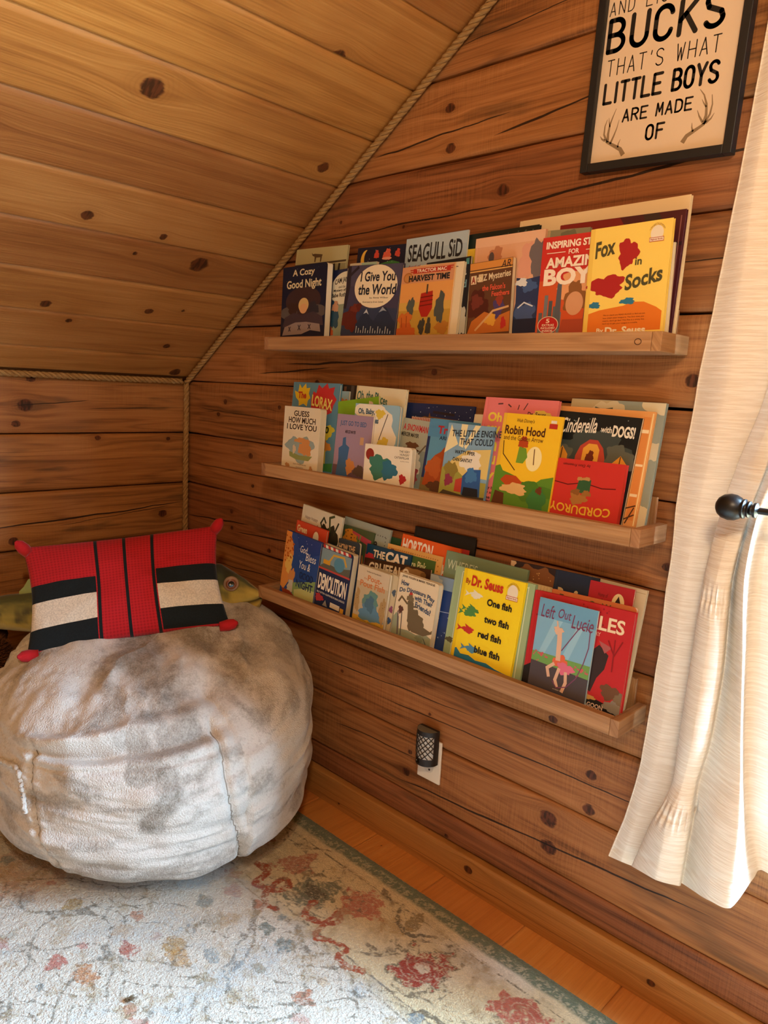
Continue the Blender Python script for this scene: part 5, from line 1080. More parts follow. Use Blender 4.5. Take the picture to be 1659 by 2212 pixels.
# ---- middle ledge
book('guess', 'b', '#ddd2b8', 'cream board book with a brown animal scene, left end of the middle ledge', [('b', .50, .66, .36, .20, '#8fa3a0'), ('p', [(.2, .72), (.5, .77), (.85, .76), (.75, .84), (.4, .84), (.22, .80)], '#8a9456'), ('b', .64, .64, .17, .13, '#c98a50'), ('b', .50, .53, .16, .04, '#c98a50'), ('b', .34, .68, .045, .07, '#cdb898'), ('b', .17, .96, .06, .05, '#b98a58'), ('b', .83, .97, .05, .05, '#b98a58'), ('t', 'GUESS', .28, .06, .70, .15, '#3a2c28', BD), ('t', 'HOW MUCH', .14, .165, .88, .26, '#3a2c28', BD), ('t', 'I LOVE YOU', .10, .275, .92, .365, '#3a2c28', BD), ('t', 'Sam McBratney', .34, .90, .70, .93, '#6a5a4a'), ('t', 'illustrated by', .42, .95, .62, .97, '#6a5a4a')], pages=PAGE)
book('lorax', 'h', '#5f8ea6', 'blue hardcover with a yellow and a red spiky burst, back left of the middle ledge', [('p', [(.08, .18), (.04, .10), (.12, .12), (.14, .02), (.20, .07), (.28, .01), (.30, .07), (.38, .06), (.36, .13), (.40, .18), (.35, .21), (.34, .28), (.26, .25), (.16, .28), (.15, .22)], '#e2c22e'), ('p', [(.42, .20), (.46, .10), (.52, .12), (.56, .02), (.64, .06), (.74, .0), (.78, .06), (.90, .04), (.88, .12), (.96, .18), (.90, .25), (.88, .33), (.78, .36), (.62, .38), (.55, .32), (.44, .33)], '#c23438'), ('b', .80, .55, .16, .08, '#d6c23a'), ('b', .78, .72, .14, .07, '#d08a3a'), ('s', [(.80, .78), (.82, .98)], .03, '#d6bf52'), ('p', [(.7, 1), (.78, .92), (1, .9), (1, 1)], '#4a8a48'), ('t', 'The', .13, .11, .31, .19, '#b4322e', B3), ('t', 'LORAX', .44, .16, .88, .29, '#eadf7a', dict(b=.03, tilt=-.05)), ('t', '50', .70, .49, .86, .57, '#22301c', B3)], pages=PAGE2)
book('dark2', 'h', '#2a2420', 'dark brown book back behind the blue spiky burst hardcover', [('r', .62, .02, .70, .15, '#6b4a34'), ('r', .85, .0, .95, .3, '#4a4440')])
book('lblue', 'p', '#8fb0c0', 'small light blue book glimpsed beside the spiky burst hardcover', [('b', .80, .18, .22, .10, '#b9763a')], pages=PAGE2)
book('places', 'h', '#ddd3b4', 'cream hardcover with arched teal lettering at the back of the middle ledge', [('t', 'Oh, the Places', .03, .05, .66, .17, '#2f6a66', dict(b=.025, arc=.03, tilt=-.04)), ('t', "You'll", .60, .20, .86, .27, '#2f6a66', BD)], pages=PAGE2, spine='#d2c49a')
book('green', 'p', '#7fae2e', 'bright green book tilted up behind the lavender book', [('b', .80, .18, .09, .12, '#d9c2b0'), ('b', .80, .20, .05, .06, '#a0524a'), ('r', 0, .34, 1, .40, '#3f7a2e')])
book('baby', 'b', '#8fb8d0', 'white and blue board book with a cloud shape and yellow lines', [('b', .46, .40, .42, .48, '#e8e4d6'), ('b', .35, .15, .33, .20, '#e8e4d6'), ('s', [(.75, .12), (.45, .80)], .008, '#4a4a48'), ('b', .58, .12, .10, .06, '#d9c24e'), ('b', .70, .52, .12, .10, '#d9c24e'), ('b', .72, .78, .10, .09, '#d0b648'), ('s', [(.50, .9), (.85, .60)], .008, '#4a4a48'), ('t', 'Oh, Baby,', .08, .06, .46, .155, '#2c5a78', B3), ('t', 'the Places', .20, .17, .56, .25, '#2c5a78', B3)], pages=PAGE2)
book('bed', 'p', '#a08aa4', 'lavender paperback with a blue figure shape', [('r', 0, .82, 1, 1, '#6a5260'), ('p', [(.10, 1), (.14, .72), (.12, .55), (.22, .50), (.22, .38), (.30, .36), (.32, .48), (.42, .52), (.40, .70), (.46, .92), (.42, 1)], '#3f6a9c'), ('b', .48, .82, .12, .12, '#c98a52'), ('b', .74, .88, .14, .09, '#5a4a44'), ('r', .70, .34, .80, .46, '#c9a078'), ('t', 'JUST GO TO BED', .10, .10, .83, .20, '#4a6a9c', dict(b=.02)), ('t', 'MERCER MAYER', .27, .25, .56, .30, '#3a3038', BD)], pages=PAGE2)
book('cater', 'b', '#e6dfcc', 'small white board book with a blue green patch, in front of the middle ledge', [('e', .12, .26, .09, .15, '#8c2c24'), ('b', .36, .56, .25, .30, '#3c7a6a'), ('b', .55, .62, .16, .24, '#2f6f8a'), ('b', .84, .80, .07, .12, '#b02a30'), ('t', 'THE VERY', .74, .08, .95, .135, '#2c2c30'), ('t', 'HUNGRY', .76, .16, .95, .215, '#2c2c30'), ('t', 'CATERPILLAR', .65, .24, .95, .295, '#2c2c30'), ('t', 'by Eric Carle', .78, .34, .95, .37, '#2c2c30')], pages=PAGE2)
book('navystar', 'h', '#1f2c58', 'navy starry book at the back behind the snow scene book', [('d', .05, .03, .97, .30, 30, .005, '#c9cfdc'), ('p', [(.2, .19), (.3, .15), (.36, .16), (.37, .10), (.39, .15), (.8, .17), (.84, .24), (.2, .26)], '#7a5430'), ('p', [(.42, .08), (.74, .10), (.74, .13), (.42, .11)], '#2a2430')])
book('stripe', 'p', '#c9b8a8', 'red and white striped book top between the navy and snow scene books', [('r', .08*i, 0, .08*i+.04, .2, '#a8524a') for i in range(12)])
book('snowman', 'p', '#a9b0a4', 'grey snow scene paperback left of the horse book', [('r', 0, .45, 1, 1, '#8e9a94'), ('b', .45, .40, .20, .06, '#6b4a34'), ('b', .44, .46, .26, .03, '#5a3e2c'), ('b', .62, .66, .24, .16, '#dad8cc'), ('b', .55, .85, .30, .14, '#a84a52'), ('s', [(.72, .5), (.9, .36)], .02, '#6a5a48'), ('t', 'A SNOWMAN', .05, .08, .88, .18, '#c0343a', BD), ('t', 'MERCER MAYER', .02, .21, .62, .27, '#2c2a2c', BD)])
book('horse', 'h', '#5a93b4', 'blue hardcover with a reddish brown horse body', [('r', 0, .0, 1, .25, '#4f88b0'), ('r', 0, .82, 1, 1, '#7a6a44'), ('p', [(.04, .92), (.10, .62), (.22, .50), (.34, .44), (.40, .37), (.46, .40), (.50, .55), (.46, .66), (.50, .95)], '#a04a22'), ('b', .24, .66, .16, .14, '#b05a2c'), ('b', .32, .92, .16, .08, '#5a3a28'), ('t', 'Tractor', .20, .09, .85, .20, '#a82c34', B3), ('t', 'ARRIVES', .26, .23, .62, .28, '#22304a', BD)], spine='#22305c')
book('engine', 'h', '#7fa6c4', 'picture book with cream sun rays and a blue engine front', [('p', [(.0, .42), (.08, .02), (.28, .28)], '#e6dcae'), ('p', [(.30, .30), (.30, .0), (.44, .0), (.40, .32)], '#e6dcae'), ('p', [(.42, .30), (.60, .0), (.72, .0), (.46, .34)], '#e6dcae'), ('p', [(0, .7), (.2, .5), (.5, .35), (1, .3), (1, .7)], '#d9c47a'), ('b', .62, .50, .22, .14, '#e4e0d0'), ('p', [(0, 1), (0, .62), (.2, .55), (.4, .66), (.6, .75), (1, .75), (1, 1)], '#9a9a48'), ('b', .20, .66, .14, .14, '#8a7a3a'), ('b', .18, .78, .09, .08, '#8a3450'), ('p', [(.34, .92), (.34, .76), (.48, .72), (.50, .92)], '#b4443a'), ('p', [(.50, .95), (.48, .70), (.60, .60), (.85, .58), (.90, .95)], '#2c5a9c'), ('b', .66, .68, .12, .10, '#3f78b4'), ('p', [(.52, 1), (.54, .84), (.84, .84), (.88, 1)], '#1a2230'), ('p', [(0, 1), (.1, .92), (.6, .96), (1, .94), (1, 1)], '#4a4030'), ('t', 'THE LITTLE ENGINE', .12, .07, 1.16, .16, '#2c3a4a', dict(b=.02, tilt=.05)), ('t', 'THAT COULD', .32, .18, 1.02, .27, '#2c3a4a', dict(b=.02, tilt=.03)), ('t', 'WATTY PIPER', .24, .36, .68, .41, '#22262c', BD), ('t', 'DAN SANTAT', .22, .46, .64, .51, '#22262c', BD)], gloss=.3)
book('whitetop', 'h', '#d6cbb2', 'small cream book top between the navy book and the pink book', [], pages=PAGE2)
book('pink', 'h', '#dd7a7e', 'pink hardcover with large yellow lettering down the left', [('s', [(.20, .06), (.26, .055)], .008, '#5a3a40'), ('s', [(.34, .06), (.38, .08)], .008, '#5a3a40'), ('s', [(.48, .10), (.49, .06)], .006, '#5a3a40'), ('s', [(.56, .10), (.60, .04)], .006, '#5a3a40'), ('b', .80, .13, .12, .03, '#d9c25a'), ('t', 'Oh', .08, .14, .28, .23, '#e9d24e', B3), ('t', 'say', .08, .27, .28, .40, '#e9d24e', B3), ('t', 'can', .04, .42, .27, .51, '#e9d24e', B3), ('t', 'you', .08, .55, .28, .67, '#e9d24e', B3), ('t', 'Say?', .02, .68, .36, .80, '#e9d24e', B3), ('t', '"Oh my brothers!', .09, .84, .50, .875, '#3a2428', BD), ('t', 'Oh my sisters!', .07, .885, .46, .92, '#3a2428', BD), ('t', 'These are', .13, .93, .40, .962, '#3a2428', BD), ('t', 'TERRIBLE', .04, .972, .36, 1.0, '#3a2428', BD), ('t', 'Dr. Seuss', .62, .115, .86, .155, '#3a2428', BD)], pages=PAGE2)
book('robin', 'h', '#edc22c', 'golden yellow hardcover with a green meadow and red figure shapes', [('p', [(.0, 1), (.0, .58), (.08, .56), (.14, .62), (.26, .64), (.36, .66), (.5, .75), (.66, .74), (.8, .66), (1, .62), (1, 1)], '#5a8a2c'), ('b', .70, .80, .30, .10, '#4a7a26'), ('e', .63, .46, .13, .13, '#f2e6a8'), ('s', [(.62, .36), (.64, .52)], .008, '#6a4a28'), ('p', [(.36, .34), (.48, .36), (.52, .45), (.46, .52), (.34, .52)], '#6f9a34'), ('b', .42, .30, .08, .06, '#b04420'), ('p', [(.12, .72), (.20, .66), (.38, .66), (.50, .72), (.42, .80), (.24, .78)], '#b4481e'), ('s', [(.08, .30), (.10, .44), (.34, .60)], .007, '#4a3020'), ('b', .38, .80, .22, .06, '#d9b070'), ('p', [(.02, 1), (.06, .84), (.22, .86), (.24, 1)], '#5a3420'), ('b', .78, .92, .14, .16, '#3a7a3e'), ('b', .80, .78, .05, .04, '#6b3a22'), ('t', "Walt Disney's", .25, .05, .55, .10, '#4a2c1c', {'sh': .2}), ('t', 'Robin Hood', .07, .13, .75, .225, '#4a2418', BD), ('t', 'and the Golden Arrow', .07, .235, .74, .285, '#4a2418'), ('r', .80, .08, .93, .13, '#b8322c'), ('r', .82, .045, .91, .075, '#e2ded0')], spine='#e0b43a', pages=PAGE2)
book('corduroy', 'b', '#c4322e', 'red board book standing upside down in front of the black castle book', [('s', [(.08, .40), (.30, .44), (.50, .38), (.75, .44), (.92, .42)], .006, '#5a1418'), ('p', [(.44, .34), (.60, .32), (.60, .52), (.52, .58), (.42, .52)], '#2f5a38'), ('b', .46, .66, .11, .10, '#a8743a'), ('b', .42, .55, .06, .05, '#8a5a2c'), ('b', .56, .56, .06, .05, '#9a6a34'), ('b', .46, .32, .05, .03, '#b98a52'), ('b', .54, .31, .05, .03, '#b98a52'), ('t', 'CORDUROY', .10, .78, .90, .93, '#e2b83a', dict(ud=1, b=.02, arc=-.03)), ('t', 'by Don Freeman', .20, .06, .56, .12, '#2a1414', dict(ud=1, sh=.2))], flip=True, pages=PAGE2)
book('cinder', 'p', '#141c20', 'black picture book with glowing arched castle windows', [('b', .5, .35, .48, .18, '#3c4848'), ('b', .10, .45, .16, .12, '#5a6058'), ('b', .82, .42, .18, .14, '#5a6058'), ('p', [(.30, .8), (.30, .42), (.34, .32), (.44, .25), (.54, .25), (.62, .32), (.66, .42), (.66, .8)], '#b4463a'), ('p', [(.38, .8), (.38, .34), (.44, .29), (.54, .29), (.58, .34), (.58, .8)], '#e0a844'), ('p', [(.05, .60), (.05, .42), (.12, .34), (.20, .42), (.20, .60)], '#dd9a38'), ('p', [(.74, .62), (.74, .46), (.84, .37), (.94, .46), (.94, .62)], '#dd9a38'), ('s', [(.84, .38), (.84, .62)], .006, '#5a3a1c'), ('s', [(.74, .50), (.94, .50)], .006, '#5a3a1c'), ('s', [(.12, .36), (.12, .60)], .006, '#5a3a1c'), ('b', .48, .42, .05, .06, '#6a2c20'), ('b', .52, .56, .05, .05, '#6a2c20'), ('d', .05, .02, .95, .2, 14, .006, '#9aa8a8'), ('d', .72, .62, .98, .98, 40, .012, '#56624e'), ('t', 'Cinderella', .05, .05, .50, .20, '#e6e2d4', dict(b=.015, sh=.2, tilt=.03)), ('t', 'with', .55, .11, .68, .17, '#e6e2d4', BD), ('t', 'DOGS!', .69, .09, .95, .20, '#e6e2d4', B3)], gloss=.3)
book('orange', 'h', '#dfa060', 'pale orange house patterned book behind the black castle book', [('r', .90, .05, .97, .95, '#d68a48'), ('r', .90, .16, .97, .19, '#ecd9b4'), ('r', .90, .46, .97, .48, '#ecd9b4'), ('r', .90, .72, .97, .745, '#ecd9b4'), ('s', [(.86, .86), (.97, .82)], .006, '#4a3020'), ('s', [(.86, .96), (.97, .90)], .006, '#4a3020'), ('s', [(.90, .98), (.96, .84)], .006, '#4a3020'), ('s', [(.985, .02), (.985, .99)], .006, '#f0d9a4')], pages=PAGE2)
book('greybig', 'h', '#8f9a92', 'grey green book with pale circles at the right end of the middle ledge', [('r', 0, 0, .5, 1, '#b9a984'), ('b', .42, .10, .16, .10, '#c9bea0'), ('s', [(.28, .07), (.36, .09)], .012, '#4a5a50'), ('s', [(.40, .08), (.46, .07)], .012, '#4a5a50'), ('e', .88, .02, .12, .06, '#d6cdb0'), ('e', .98, .04, .08, .06, '#d6cdb0'), ('b', .97, .40, .12, .07, '#c9c2a8'), ('b', .93, .93, .10, .09, '#d0c8ac')], pages=PAGE2)
# ---- lowest ledge
book('bless', 'h', '#2e4a88', 'blue bedtime hardcover with an orange spotted border, left end of the lowest ledge', [('r', 0, 0, .16, .35, '#d98a3e'), ('p', [(0, .1), (.14, .06), (.24, .18), (.28, .34), (.20, .5), (.22, .8), (.10, .95), (0, .9)], '#d28a44'), ('b', .18, .52, .10, .16, '#d9b058'), ('b', .30, .72, .09, .16, '#c9884c'), ('b', .32, .86, .12, .10, '#b9b4a4'), ('p', [(.38, 1), (.36, .78), (.6, .72), (1, .62), (1, 1)], '#7f9a62'), ('p', [(.44, 1), (.42, .88), (.7, .80), (1, .78), (1, 1)], '#b4b878'), ('p', [(.30, .0), (1, .0), (1, .2), (.7, .3), (.4, .2)], '#26407c'), ('d', .02, .08, .26, .5, 34, .018, '#a8521e'), ('d', .35, .05, .95, .4, 10, .006, '#a9b8d0'), ('p', [(.1, 1), (.06, .93), (.3, .93), (.5, 1)], '#8a3a24'), ('t', 'God', .46, .15, .66, .26, '#e4e2da', {'sh': .15}), ('t', 'Bless', .64, .24, .93, .36, '#e4e2da', {'sh': .15}), ('t', 'You &', .48, .39, .80, .51, '#e4e2da', {'sh': .15}), ('t', 'GOOD', .52, .56, .92, .67, '#1c2a54', BD), ('t', 'NIGHT', .46, .70, .94, .82, '#1c2a54', BD)], gloss=.22)
book('demol', 'b', '#1c2a4e', 'thick navy demolition board book with a red and white stripe on top', [('r', .03, .06, .97, .36, '#7a949c'), ('p', [(.05, .34), (.2, .28), (.6, .30), (.97, .24), (.97, .40), (.05, .40)], '#5a5c50'), ('e', .62, .24, .16, .11, '#4f86a0'), ('s', [(.30, .25), (.42, .12), (.74, .10), (.84, .22)], .022, '#c9a03a'), ('r', .12, .23, .34, .30, '#c9962e'), ('s', [(.0, .385), (1, .385)], .020, '#b4443c')]+[('p', [(.04+.16*i, .0), (.12+.16*i, .0), (.15+.16*i, .05), (.07+.16*i, .05)], '#b83a34') for i in range(6)]+[('p', [(.12+.16*i, .0), (.20+.16*i, .0), (.23+.16*i, .05), (.15+.16*i, .05)], '#e0d8c8') for i in range(5)]+[('b', .15, .86, .13, .06, '#a8343a'), ('r', .52, .86, .82, .94, '#d0c8b8'), ('r', .84, .88, .95, .96, '#c9962e'), ('p', [(.28, .96), (.36, .86), (.44, .96)], '#8a8a88'), ('t', 'DEMOLITION', .06, .46, .95, .72, '#e9dfcb', {'b': .03}), ('t', 'SALLY SUTTON - ILLUSTRATED BY BRIAN LOVELOCK', .05, .755, .95, .785, '#c9c2b2', BD)], spine='#a8343a')
book('howthe', 'b', '#2f3a42', 'dark teal board book behind the navy demolition book', [('t', 'HOW THE', .04, .06, .80, .15, '#d9b892', BD), ('t', 'LITTLE ONES', .04, .20, .86, .28, '#b99a78', BD)], pages=PAGE)
book('eggs', 'h', '#c8482c', 'orange red hardcover behind the blue bedtime book', BADGE(.68, .15, 1.2)+[('t', 'Green', .05, .05, .38, .145, '#e6d2ac', B3)], pages=PAGE2)
book('hippo', 'h', '#cfc6ae', 'cream hardcover with dark curling plant art, back left of the lowest ledge', [('b', .70, .34, .24, .22, '#23271c'), ('s', [(.62, .26), (.50, .14), (.56, .07), (.62, .12)], .016, '#2c3426'), ('s', [(.74, .2), (.70, .05), (.8, .02)], .02, '#3f4a2c'), ('s', [(.84, .22), (.92, .08)], .016, '#2c3426'), ('b', .46, .26, .04, .05, '#a8342c'), ('t', 'hippy hoppy', .10, .11, .42, .155, '#6a4a3c', {'sh': .1}), ('t', 'toad', .18, .18, .44, .24, '#a84a34', BD)], pages=PAGE2)
book('dotted', 'h', '#9aa39a', 'grey hardcover with a dotted black border, back of the lowest ledge', [('d', .05+.05*i, .09, .06+.05*i, .10, 1, .008, '#22262a') for i in range(18)]+[('d', .92, .10+.04*i, .93, .105+.04*i, 1, .008, '#22262a') for i in range(8)]+[('t', 'le', .66, .13, .78, .24, '#2a2c2e', BD)])
book('jungle', 'h', '#4a5a3c', 'jungle patterned book with orange animals and a pink border', [('p', [(.3, .04), (.95, .10), (.95, .5), (.85, .5), (.84, .16), (.3, .10)], '#b8485a'), ('b', .26, .14, .22, .10, '#d08a2e'), ('d', .1, .06, .42, .24, 14, .018, '#4a3018'), ('s', [(.5, .1), (.62, .3)], .02, '#6a8a4c'), ('s', [(.6, .08), (.56, .3)], .02, '#7f9a5c'), ('b', .70, .50, .20, .18, '#c87a3c'), ('s', [(.55, .38), (.85, .42)], .012, '#33261c'), ('s', [(.55, .46), (.85, .50)], .012, '#33261c'), ('s', [(.55, .54), (.85, .58)], .012, '#33261c')])
book('dkgreen3', 'p', '#1f4a2c', 'dark green speckled book edge at the back of the lowest ledge', [('d', .1, .02, .95, .3, 60, .012, '#3a7a3c')])
book('horton', 'h', '#dd5a22', 'orange hardcover with big white lettering at the back of the lowest ledge', [('b', .62, .30, .2, .10, '#d98a5a'), ('t', 'HORTON', .03, .04, .56, .19, '#ece4d4', dict(b=.03, tilt=.0)), ('t', 'Who!', .62, .20, .92, .40, '#ece4d4', dict(b=.02, tilt=.06))], pages=PAGE2)
book('black3', 'h', '#17181a', 'black hardcover with a red panel at the back of the lowest ledge', [('r', .70, .12, .93, .6, '#a8322c')])
book('peachlace', 'p', '#d9a860', 'peach book with a scalloped stitched border and a green panel', [('r', .40, .07, .90, 1, '#4a6a34'), ('e', .10, .10, .06, .05, '#6a4a58'), ('e', .10, .10, .04, .03, '#a87a80')]+[('d', .04+.04*i, .05, .05+.04*i, .055, 1, .008, '#a86a2c') for i in range(23)]+[('d', .94, .12+.06*i, .95, .125+.06*i, 1, .010, '#a86a2c') for i in range(10)]+[('t', 'Are Pink,', .42, .12, .76, .24, '#d9dcae', BD)])
book('cat', 'h', '#16405e', 'dark teal hardcover with bold white lettering in the middle of the lowest ledge', [('b', .10, .17, .12, .05, '#b8343c'), ('t', 'THE', .17, .055, .44, .155, '#eee4d2', {'b': .03}), ('t', 'CAT', .46, .03, .93, .175, '#eee4d2', {'b': .05})], pages=PAGE2)
book('gruff', 'p', '#3c2618', 'dark brown book with a spiral patterned brown top', [('b', .12, .10, .12, .06, '#4a2c1c'), ('b', .72, .16, .26, .12, '#9a7646'), ('e', .66, .15, .05, .05, '#6a4c2a'), ('e', .80, .20, .05, .05, '#6a4c2a'), ('e', .90, .10, .04, .04, '#7a5a32'), ('e', .66, .15, .025, .025, '#b08a58'), ('e', .80, .20, .025, .025, '#b08a58'), ('t', 'GRUFFALO', .08, .05, .70, .22, '#eadfc6', {'b': .03})])
book('pout', 'b', '#b9a888', 'cream board book with a blue grey patch under orange lettering', [('r', 0, 0, 1, .28, '#cdbda2'), ('r', 0, .88, 1, 1, '#c9a23c'), ('b', .52, .56, .24, .16, '#5f8a84'), ('b', .55, .78, .38, .15, '#5a86a4'), ('b', .50, .62, .14, .14, '#4a7088'), ('b', .08, .62, .09, .20, '#a88a5a'), ('b', .90, .66, .09, .22, '#a88a5a'), ('d', .03, .5, .14, .75, 8, .010, '#6a4a2c'), ('d', .84, .5, .97, .8, 8, .010, '#6a4a2c'), ('t', 'The New York Times Bestseller', .28, .06, .74, .085, '#3a342e'), ('t', 'Pout-', .34, .13, .78, .23, '#c87a44', BD), ('t', 'the', .22, .18, .32, .22, '#c87a44'), ('t', 'Pout Fish', .12, .245, .90, .35, '#c87a44', BD), ('t', 'Deborah Diesen   Pictures by Dan Hanna', .16, .925, .90, .95, '#4a3a22')], pages=PAGE2)
book('pout2', 'b', '#cdbf9e', 'cream board book behind the book with the blue grey patch', [('b', .9, .3, .08, .06, '#4a5a6a'), ('b', .9, .6, .08, .06, '#8a4a6a'), ('b', .9, .8, .08, .06, '#3a5a8a')], pages=PAGE2)
book('dino', 'b', '#ddceb0', 'cream board book with a long-tailed dinosaur and curved title', [('p', [(0, 1), (0, .70), (.06, .62), (.14, .68), (.18, .86), (.4, .84), (.62, .86), (.85, .80), (1, .84), (1, 1)], '#8f9a80'), ('b', .55, .66, .20, .16, '#6b5e46'), ('p', [(.30, .40), (.38, .36), (.46, .40), (.48, .52), (.58, .56), (.72, .70), (.95, .74), (1, .70), (1, .76), (.8, .84), (.5, .84), (.36, .70), (.34, .55)], '#6b5e46'), ('b', .36, .34, .09, .055, '#75684e'), ('s', [(.30, .44), (.14, .36), (.08, .44)], .020, '#6b5e46'), ('s', [(.44, .46), (.56, .44)], .016, '#6b5e46'), ('b', .36, .27, .04, .025, '#b83a34'), ('s', [(.10, .6), (.16, .95)], .014, '#5a4a54'), ('s', [(.20, .6), (.24, .95)], .010, '#4a4a4c'), ('b', .16, .56, .06, .06, '#5a3a34'), ('s', [(.66, .98), (.80, .86), (.92, .98), (.66, .98)], .008, '#3a4444'), ('b', .72, .90, .10, .05, '#7c8a72'), ('t', 'JANE YOLEN & MARK TEAGUE', .08, .02, .90, .06, '#3a2e26', BD), ('t', 'How', .08, .10, .28, .18, '#2a4a6c', B3), ('t', 'Do Dinosaurs Play', .06, .18, .95, .27, '#2a4a6c', dict(b=.03, arc=.05)), ('t', 'with Their', .46, .28, .92, .36, '#2a4a6c', dict(b=.03, tilt=-.03)), ('t', 'Friends?', .50, .39, .90, .48, '#2a4a6c', dict(b=.03, tilt=-.06))], pages=PAGE2)
book('bluebk', 'p', '#26407c', 'deep blue book edge right of the dinosaur book', [('r', 0, 0, 1, .18, '#7f9ab4'), ('b', .2, .1, .3, .1, '#a8b8c0'), ('s', [(.1, .5), (1, .47)], .01, '#a9b8d4'), ('d', .2, .5, 1, .95, 14, .02, '#8fa4c8')])
book('heres', 'h', '#74886a', 'sage green book with faint white capitals behind the yellow fish book', [('t', "WHERE'S", .04, .08, .42, .18, '#c9d2b4', {})])
book('sage', 'h', '#9cb48c', 'pale green hardcover with a thin white outline behind the yellow fish book', [('s', [(.10, .06), (.10, 1.0)], .004, '#dfe6cc'), ('s', [(.93, .04), (.93, 1.0)], .004, '#dfe6cc'), ('s', [(.10, .05), (.93, .05)], .004, '#dfe6cc'), ('b', .06, .82, .05, .03, '#5a5a40')], pages=PAGE2)
def fishy(cu, cy, c): return [('b', cu, cy, .10, .032, c), ('p', [(cu-.10, cy), (cu-.19, cy-.035), (cu-.16, cy), (cu-.19, cy+.035)], c), ('p', [(cu-.03, cy-.02), (cu-.06, cy-.06), (cu+.05, cy-.025)], c)]
book('onefish', 'h', '#f2d726', 'bright yellow hardcover listing four coloured fish with black words', [('p', [(0, 1), (0, .88), (.08, .86), (.16, .91), (.3, .90), (.42, .93), (.6, .92), (.75, .95), (1, .97), (1, 1.1), (0, 1.1)], '#2a7aa0'), ('s', [(.02, .96), (.3, .97)], .008, '#144a6c'), ('s', [(.35, .98), (.7, .98)], .008, '#144a6c'), ('r', .0, .0, .055, 1, '#e6c81e')]+fishy(.26, .26, '#e6e2c8')+fishy(.24, .42, '#4f8a4a')+fishy(.20, .465, '#4f8a4a')+fishy(.22, .64, '#c23430')+fishy(.33, .83, '#4f8eb4')+BADGE(.83, .13, 1.1)+[('t', 'By', .06, .10, .14, .17, '#a8421e', BD), ('t', 'Dr. Seuss', .155, .055, .68, .17, '#c2321e', B3), ('t', 'One fish', .46, .255, .86, .33, '#1a1a16', B3), ('t', 'two fish', .46, .435, .86, .51, '#1a1a16', B3), ('t', 'red fish', .40, .605, .78, .68, '#1a1a16', B3), ('t', 'blue fish', .38, .775, .80, .85, '#1a1a16', B3)], pages=PAGE2, spine='#e6c81e')
book('ribbed', 'b', '#cdb98c', 'narrow cream board book between the yellow fish book and the red book', [('s', [(.1+.12*i, .0), (.1+.12*i, .5)], .01, '#b8a272') for i in range(8)], pages=PAGE)
book('brown', 'h', '#2c1f22', 'dark book with a brown spiral moon at the back of the lowest ledge', [('b', .55, .16, .42, .16, '#7a4c2c'), ('e', .48, .22, .15, .07, '#b98a58'), ('e', .50, .23, .10, .05, '#7a4c2c'), ('d', .2, .05, .9, .3, 30, .012, '#c09a62'), ('b', .05, .02, .06, .04, '#c9a884')])
book('navyd', 'h', '#1d2a40', 'navy book with cut off cream letters near the right of the lowest ledge', [('t', 'Dr. Seuss', .12, .14, 1.0, .27, '#c9b084', BD)])
book('creamr', 'h', '#cbb99a', 'cream book at the back, right end of the lowest ledge', [('s', [(.02, .03), (.98, .03)], .006, '#b09a78')], pages=PAGE2)
book('broom', 'p', '#a8202c', 'crimson book with a small cream moon disc, right end of the lowest ledge', [('e', .68, .145, .14, .085, '#dcc894'), ('p', [(.62, .13), (.68, .08), (.73, .13), (.75, .20), (.63, .20)], '#2a1a1c'), ('s', [(.56, .21), (.80, .17)], .012, '#2a1a1c'), ('t', 'Home of', .22, .08, .44, .115, '#5a1218', {}), ('t', 'the Broom', .20, .13, .50, .175, '#5a1218', {})])
book('orange3', 'b', '#cf7a4a', 'orange board book with dark green letters behind the red hardcover', [('t', 'T', .10, .03, .15, .10, '#3a4a2c', BD), ('t', 'On Way', .46, .03, .80, .10, '#3a5a34', BD)], pages=PAGE2)
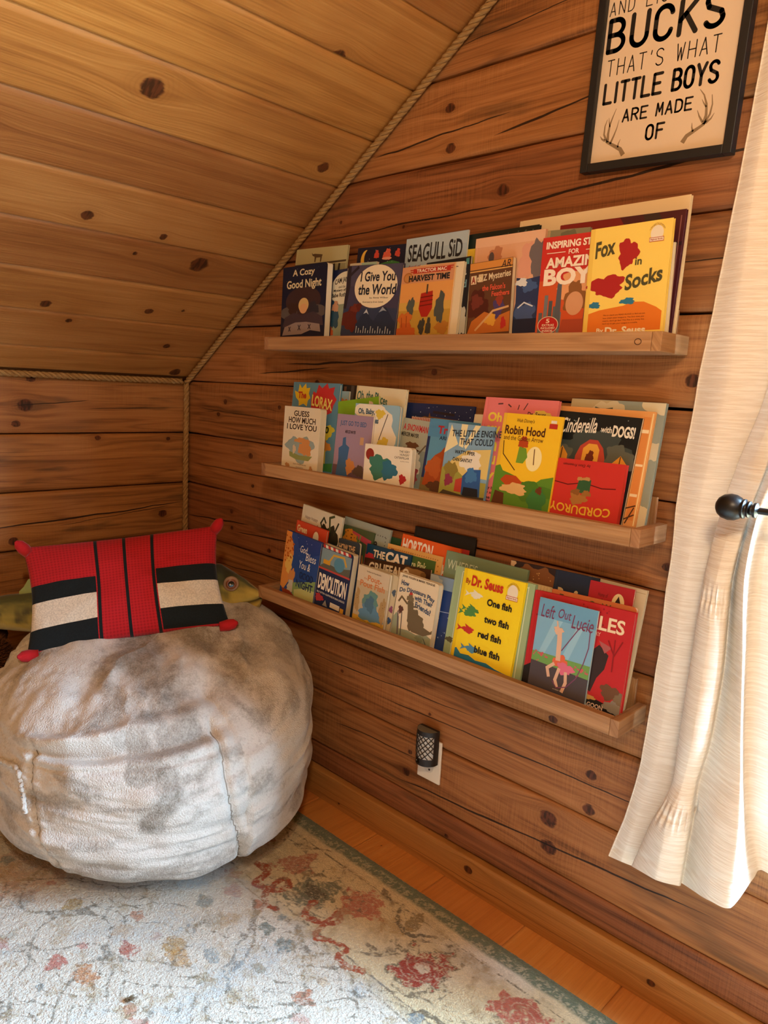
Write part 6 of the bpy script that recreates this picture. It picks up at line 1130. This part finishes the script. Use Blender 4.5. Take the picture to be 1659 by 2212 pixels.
book('kles', 'h', '#b8262e', 'red hardcover with a dark furry shape at the right end of the lowest ledge', [('p', [(0, 1), (0, .80), (.08, .74), (.14, .80), (.18, 1)], '#1c1a1e'), ('p', [(.60, .8), (.66, .45), (.72, .38), (.82, .46), (.80, .60), (.74, .70), (.70, .85)], '#33282a'), ('p', [(.71, .34), (.84, .38), (.78, .45)], '#a85a5c'), ('p', [(.5, 1), (.55, .85), (.75, .90), (1, .95), (1, 1.1), (.5, 1.1)], '#16171c'), ('b', .66, .90, .09, .03, '#c09a58'), ('b', .88, .80, .09, .07, '#6b4a34'), ('b', .93, .93, .09, .06, '#8a8680'), ('b', .98, .84, .05, .06, '#7a6a54'), ('d', .05, .03, .95, .25, 50, .008, '#8a1a22'), ('s', [(.86, .3), (.87, .6)], .006, '#8a1a22'), ('s', [(.80, .32), (.87, .45)], .006, '#8a1a22'), ('s', [(.93, .30), (.87, .45)], .006, '#8a1a22'), ('t', 'FRECKLES', .18, .10, .93, .24, '#e6d2b4', BD), ('t', 'A LOVE STORY', .42, .26, .72, .30, '#d9a890', BD), ('t', 'MAGOON', .62, .945, .84, .99, '#e0c8b8', BD)], pages=PAGE2)
book('lucie', 'p', '#7fb2d0', 'slim paperback with blue sky, green grass and a grey road', [('r', 0, 0, 1, .2, '#6ba4c8'), ('p', [(.1, .6), (.3, .2), (.45, .2), (.2, .6)], '#93c2d8'), ('p', [(.5, .6), (.7, .2), (.8, .22), (.62, .6)], '#93c2d8'), ('r', 0, .58, 1, .72, '#6fa05a'), ('p', [(0, .68), (1, .72), (1, 1.2), (0, 1.2)], '#4c474e'), ('d', .02, .57, .28, .68, 16, .015, '#c8606a'), ('d', .72, .62, .98, .72, 16, .015, '#c8606a'), ('b', .50, .62, .13, .07, '#d96a4c'), ('b', .60, .68, .14, .06, '#d8708c'), ('s', [(.46, .60), (.44, .40), (.42, .30)], .040, '#d9b49c'), ('b', .40, .30, .08, .04, '#d9b49c'), ('s', [(.38, .26), (.36, .21)], .012, '#d9b49c'), ('s', [(.40, .66), (.30, .72), (.34, .80)], .026, '#d9b49c'), ('s', [(.50, .70), (.46, .82), (.50, .88)], .026, '#d9b49c'), ('s', [(.62, .72), (.64, .82), (.60, .92)], .026, '#d9b49c'), ('s', [(.5, .5), (.62, .36), (.74, .22), (.84, .19), (.92, .24), (.93, .40), (.88, .58), (.80, .74), (.66, .86), (.50, .90), (.42, .84)], .008, '#7a4a6c'), ('t', 'Left', .06, .06, .30, .20, '#7a3a5c', dict(b=.0, sh=.2)), ('t', 'Out', .36, .07, .58, .17, '#7a3a5c', dict(b=.0, sh=.2)), ('t', 'Lucie', .60, .10, .96, .24, '#7a3a5c', dict(b=.0, sh=.2)), ('t', 'written by', .44, .91, .60, .93, '#c9c2c0')], gloss=.25)
bpy.data.objects.remove(_to); bpy.data.curves.remove(_tc)
for m_ in bpy.data.materials: m_.use_fake_user = False
